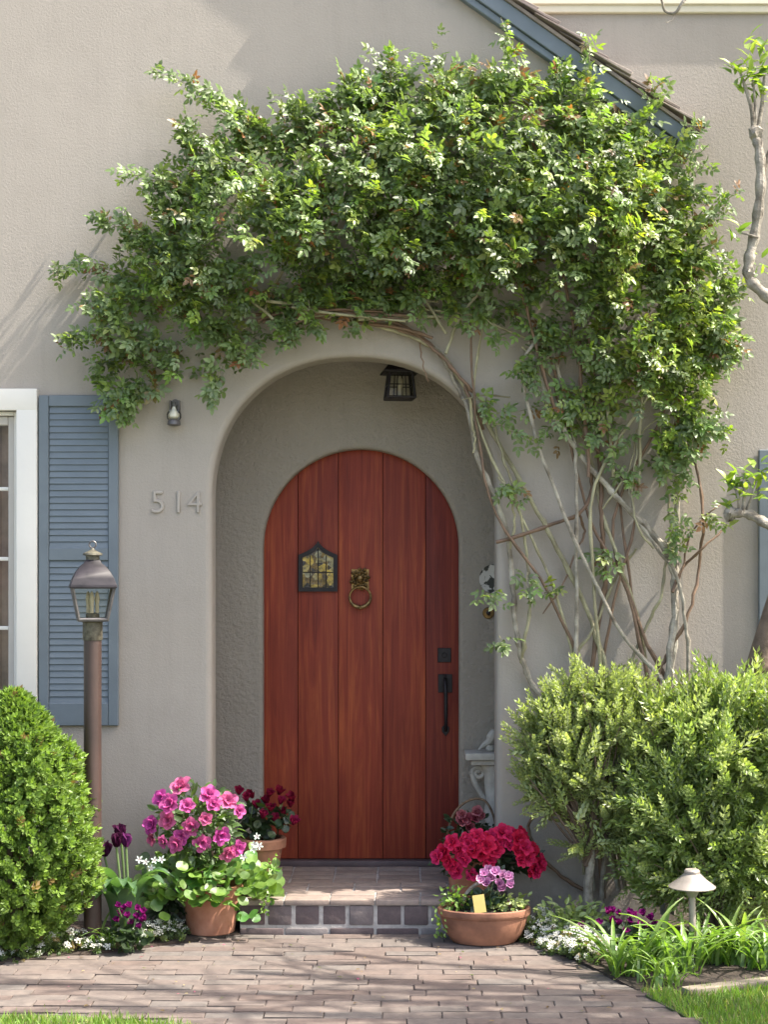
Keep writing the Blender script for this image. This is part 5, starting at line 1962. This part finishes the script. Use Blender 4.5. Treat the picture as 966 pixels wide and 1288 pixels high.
# ---- low leafy plant at the foot of the myrtle
lpb = Vector((at(718, 0, -.38).x, -0.40, 0))
lpnt = thing('leafy_plant', 'low bright green leafy plant at the foot of the forked trunk', 'plant', lpb)
leaf_blob(lpnt, lpb + Vector((0, 0, 0.1)), (0.2, 0.11, 0.1), 420, (0.025, 0.045), 'broad', M['leaf_soft'], None, 0.7, 0.1)
lp2 = Vector((at(205, 0, -.3).x, -0.22, 0))
lpn2 = thing('leafy_plant', 'small dark green plant between tulips and pink azalea pot', 'plant', lp2)
leaf_blob(lpn2, lp2 + Vector((0, 0, 0.14)), (0.15, 0.09, 0.14), 260, (0.03, 0.05), 'dark', M['leaf_soft'], None, 0.7, 0.1)

# ---- strap leaves: each blade an object, meshes shared
def blade_mesh(ln, lean, wid, col, droop):
    vs, fs = [], []
    n = 9
    for i in range(n + 1):
        u = i / n
        x = ln * lean * (u ** 1.5)
        z = ln * (u - droop * u ** 2.6)
        w_ = wid * (1 - u ** 3) * (0.7 + 0.3 * min(1, u * 4)) + 0.0005
        vs += [(x, -w_, z + 0.004), (x, 0, z), (x, w_, z + 0.004)]
    for i in range(n):
        fs += [(3 * i, 3 * i + 1, 3 * i + 4, 3 * i + 3), (3 * i + 1, 3 * i + 2, 3 * i + 5, 3 * i + 4)]
    return scatter_mesh('blade', vs, fs, [((0, 0, 0), np.eye(3), 1.0)], [col], M['leaf_soft'], (0, 0, 0), True)


BL = [blade_mesh(runif(0.26, 0.40), runif(0.35, 0.95), runif(0.009, 0.0135), random.choice(((0.16, 0.27, 0.05), (0.12, 0.22, 0.045), (0.2, 0.29, 0.08), (0.15, 0.24, 0.07))), runif(0.25, 0.75)) for _ in range(14)]
for k, (px, py, nb, lab) in enumerate(((795, 1226, 58, 'leftmost strap leaved lily clump, arching over the path edge'), (850, 1222, 58, 'strap leaved lily clump in front of the path light stem'), (905, 1212, 56, 'strap leaved lily clump right of the path light'),
                                       (960, 1218, 56, 'strap leaved lily clump at the right edge of the photo'), (830, 1240, 40, 'short strap leaved clump at the corner of the right lawn'))):
    q = floor_at(px, py)
    q.z = 0.0
    t = thing('lily_clump', lab, 'plant', q, 'strap leaved clumps by the path light')
    for j in range(nb):
        a = runif(0, 2 * math.pi)
        s = runif(0.6, 1.0) * (0.65 if k == 4 else 1.0)
        link('blade', random.choice(BL), t, q + Vector((runif(-.09, .09), runif(-.06, .06), -0.005)), (runif(-.15, .15), runif(-.15, .15), a), s)
sb = Vector((at(128, 0, -.5).x, -0.52, 0))
t = thing('bulb_leaves', 'narrow green bulb leaves between boxwood and purple flowers', 'plant', sb)
for j in range(16):
    link('blade', random.choice(BL), t, sb + Vector((runif(-.06, .08), runif(-.03, .03), 0)), (0, 0, runif(0, 6.28)), runif(0.4, 0.6))

# ---- lawn grass
def grass(poly, xr, yr, n, label):
    fr, cl = [], []
    while len(fr) < n:
        x, y = runif(*xr), runif(*yr)
        if not inside(poly, x, y):
            continue
        d = Vector((random.gauss(0, 0.35), random.gauss(0, 0.35), 1))
        fr.append((Vector((x, y, -0.002)), frame(d, rvec()), runif(0.022, 0.05)))
        k = runif(0.75, 1.3)
        cl.append((0.15 * k, 0.25 * k, 0.05 * k) if random.random() < 0.85 else (0.26 * k, 0.26 * k, 0.1 * k))
    t = ([(0, 0.06, 0), (0, -0.06, 0), (0.55, -0.045, 0.05), (0.55, 0.045, 0.05), (1, 0, 0.22)], [(0, 1, 2, 3), (3, 2, 4)])
    o = link('grass', scatter_mesh('grass', *t, fr, cl, M['grass']), None)
    stuff(o)
    o['label'] = label
    o['category'] = 'grass'


grass(lawn_l, (-2.1, -0.4), (-2.3, -1.6), 9000, 'short lawn grass at the bottom left of the path')
grass(lawn_r, (0.85, 2.1), (-2.3, -0.9), 13000, 'short lawn grass at the bottom right corner')

fr, cl = [], []
while len(fr) < 90:
    x, y = runif(-1.7, 1.1), runif(-1.75, -0.32)
    if inside(path_poly, x, y):
        fr.append((Vector((x, y, 0.006)), frame((runif(-1, 1), runif(-1, 1), 0.1), (runif(-.3, .3), runif(-.3, .3), 1)), runif(0.008, 0.024)))
        cl.append(random.choice(((0.12, 0.08, 0.04), (0.2, 0.14, 0.07), (0.1, 0.12, 0.04), (0.4, 0.08, 0.22), (0.3, 0.25, 0.15))))
o = stuff(link('leaf_litter', scatter_mesh('leaf_litter', *T_LEAF, fr, cl, M['leaf_soft']), None))
o['label'] = 'tiny dry leaves and petals scattered on the brick path'
o['category'] = 'litter'

# ================================================================== TREE that shades the path (stands left of the frame)
stb = Vector((7.4, -2.6, 0))
st = thing('shade_tree', 'bare limbed tree right of the frame shading the brick path', 'tree', stb)
mb = MB()
mb.tube(smooth_path([stb + Vector((0, 0, -0.06)), stb + Vector((-0.1, 0.05, 1.6)), stb + Vector((-0.3, 0.1, 3.0))], 5), [0.2 - 0.008 * i for i in range(11)], 12)
mb.build('trunk', M['bark_dark'], st)
rs = random.Random(12)
for k in range(11):
    s0 = stb + Vector((-0.3, 0.1, rs.uniform(2.6, 3.0)))
    e0 = Vector((rs.uniform(2.0, 3.6), -2.7 + 1.5 * (k + rs.random()) / 11, rs.uniform(4.0, 5.4)))
    mid = s0.lerp(e0, 0.5) + Vector((0, 0, 0.55))
    Q = smooth_path([s0, mid, e0], 9)
    mb = MB()
    n = len(Q)
    mb.tube(Q, [0.075 * (1 - 0.72 * i / n) for i in range(n)], 7)
    for j in range(26):
        i = rs.randint(6, n - 1)
        d = Vector((rs.gauss(-0.6, 0.5), rs.gauss(0, 0.35), rs.gauss(0.3, 0.4))).normalized()
        ln = rs.uniform(0.3, 1.0)
        mb.tube(smooth_path([Q[i], Q[i] + d * ln * 0.5 + Vector((0, 0, 0.04)), Q[i] + d * ln], 3), [0.017, 0.015, 0.013, 0.011, 0.009, 0.007, 0.005], 5)
    mb.build('limb', M['bark_dark'], st)
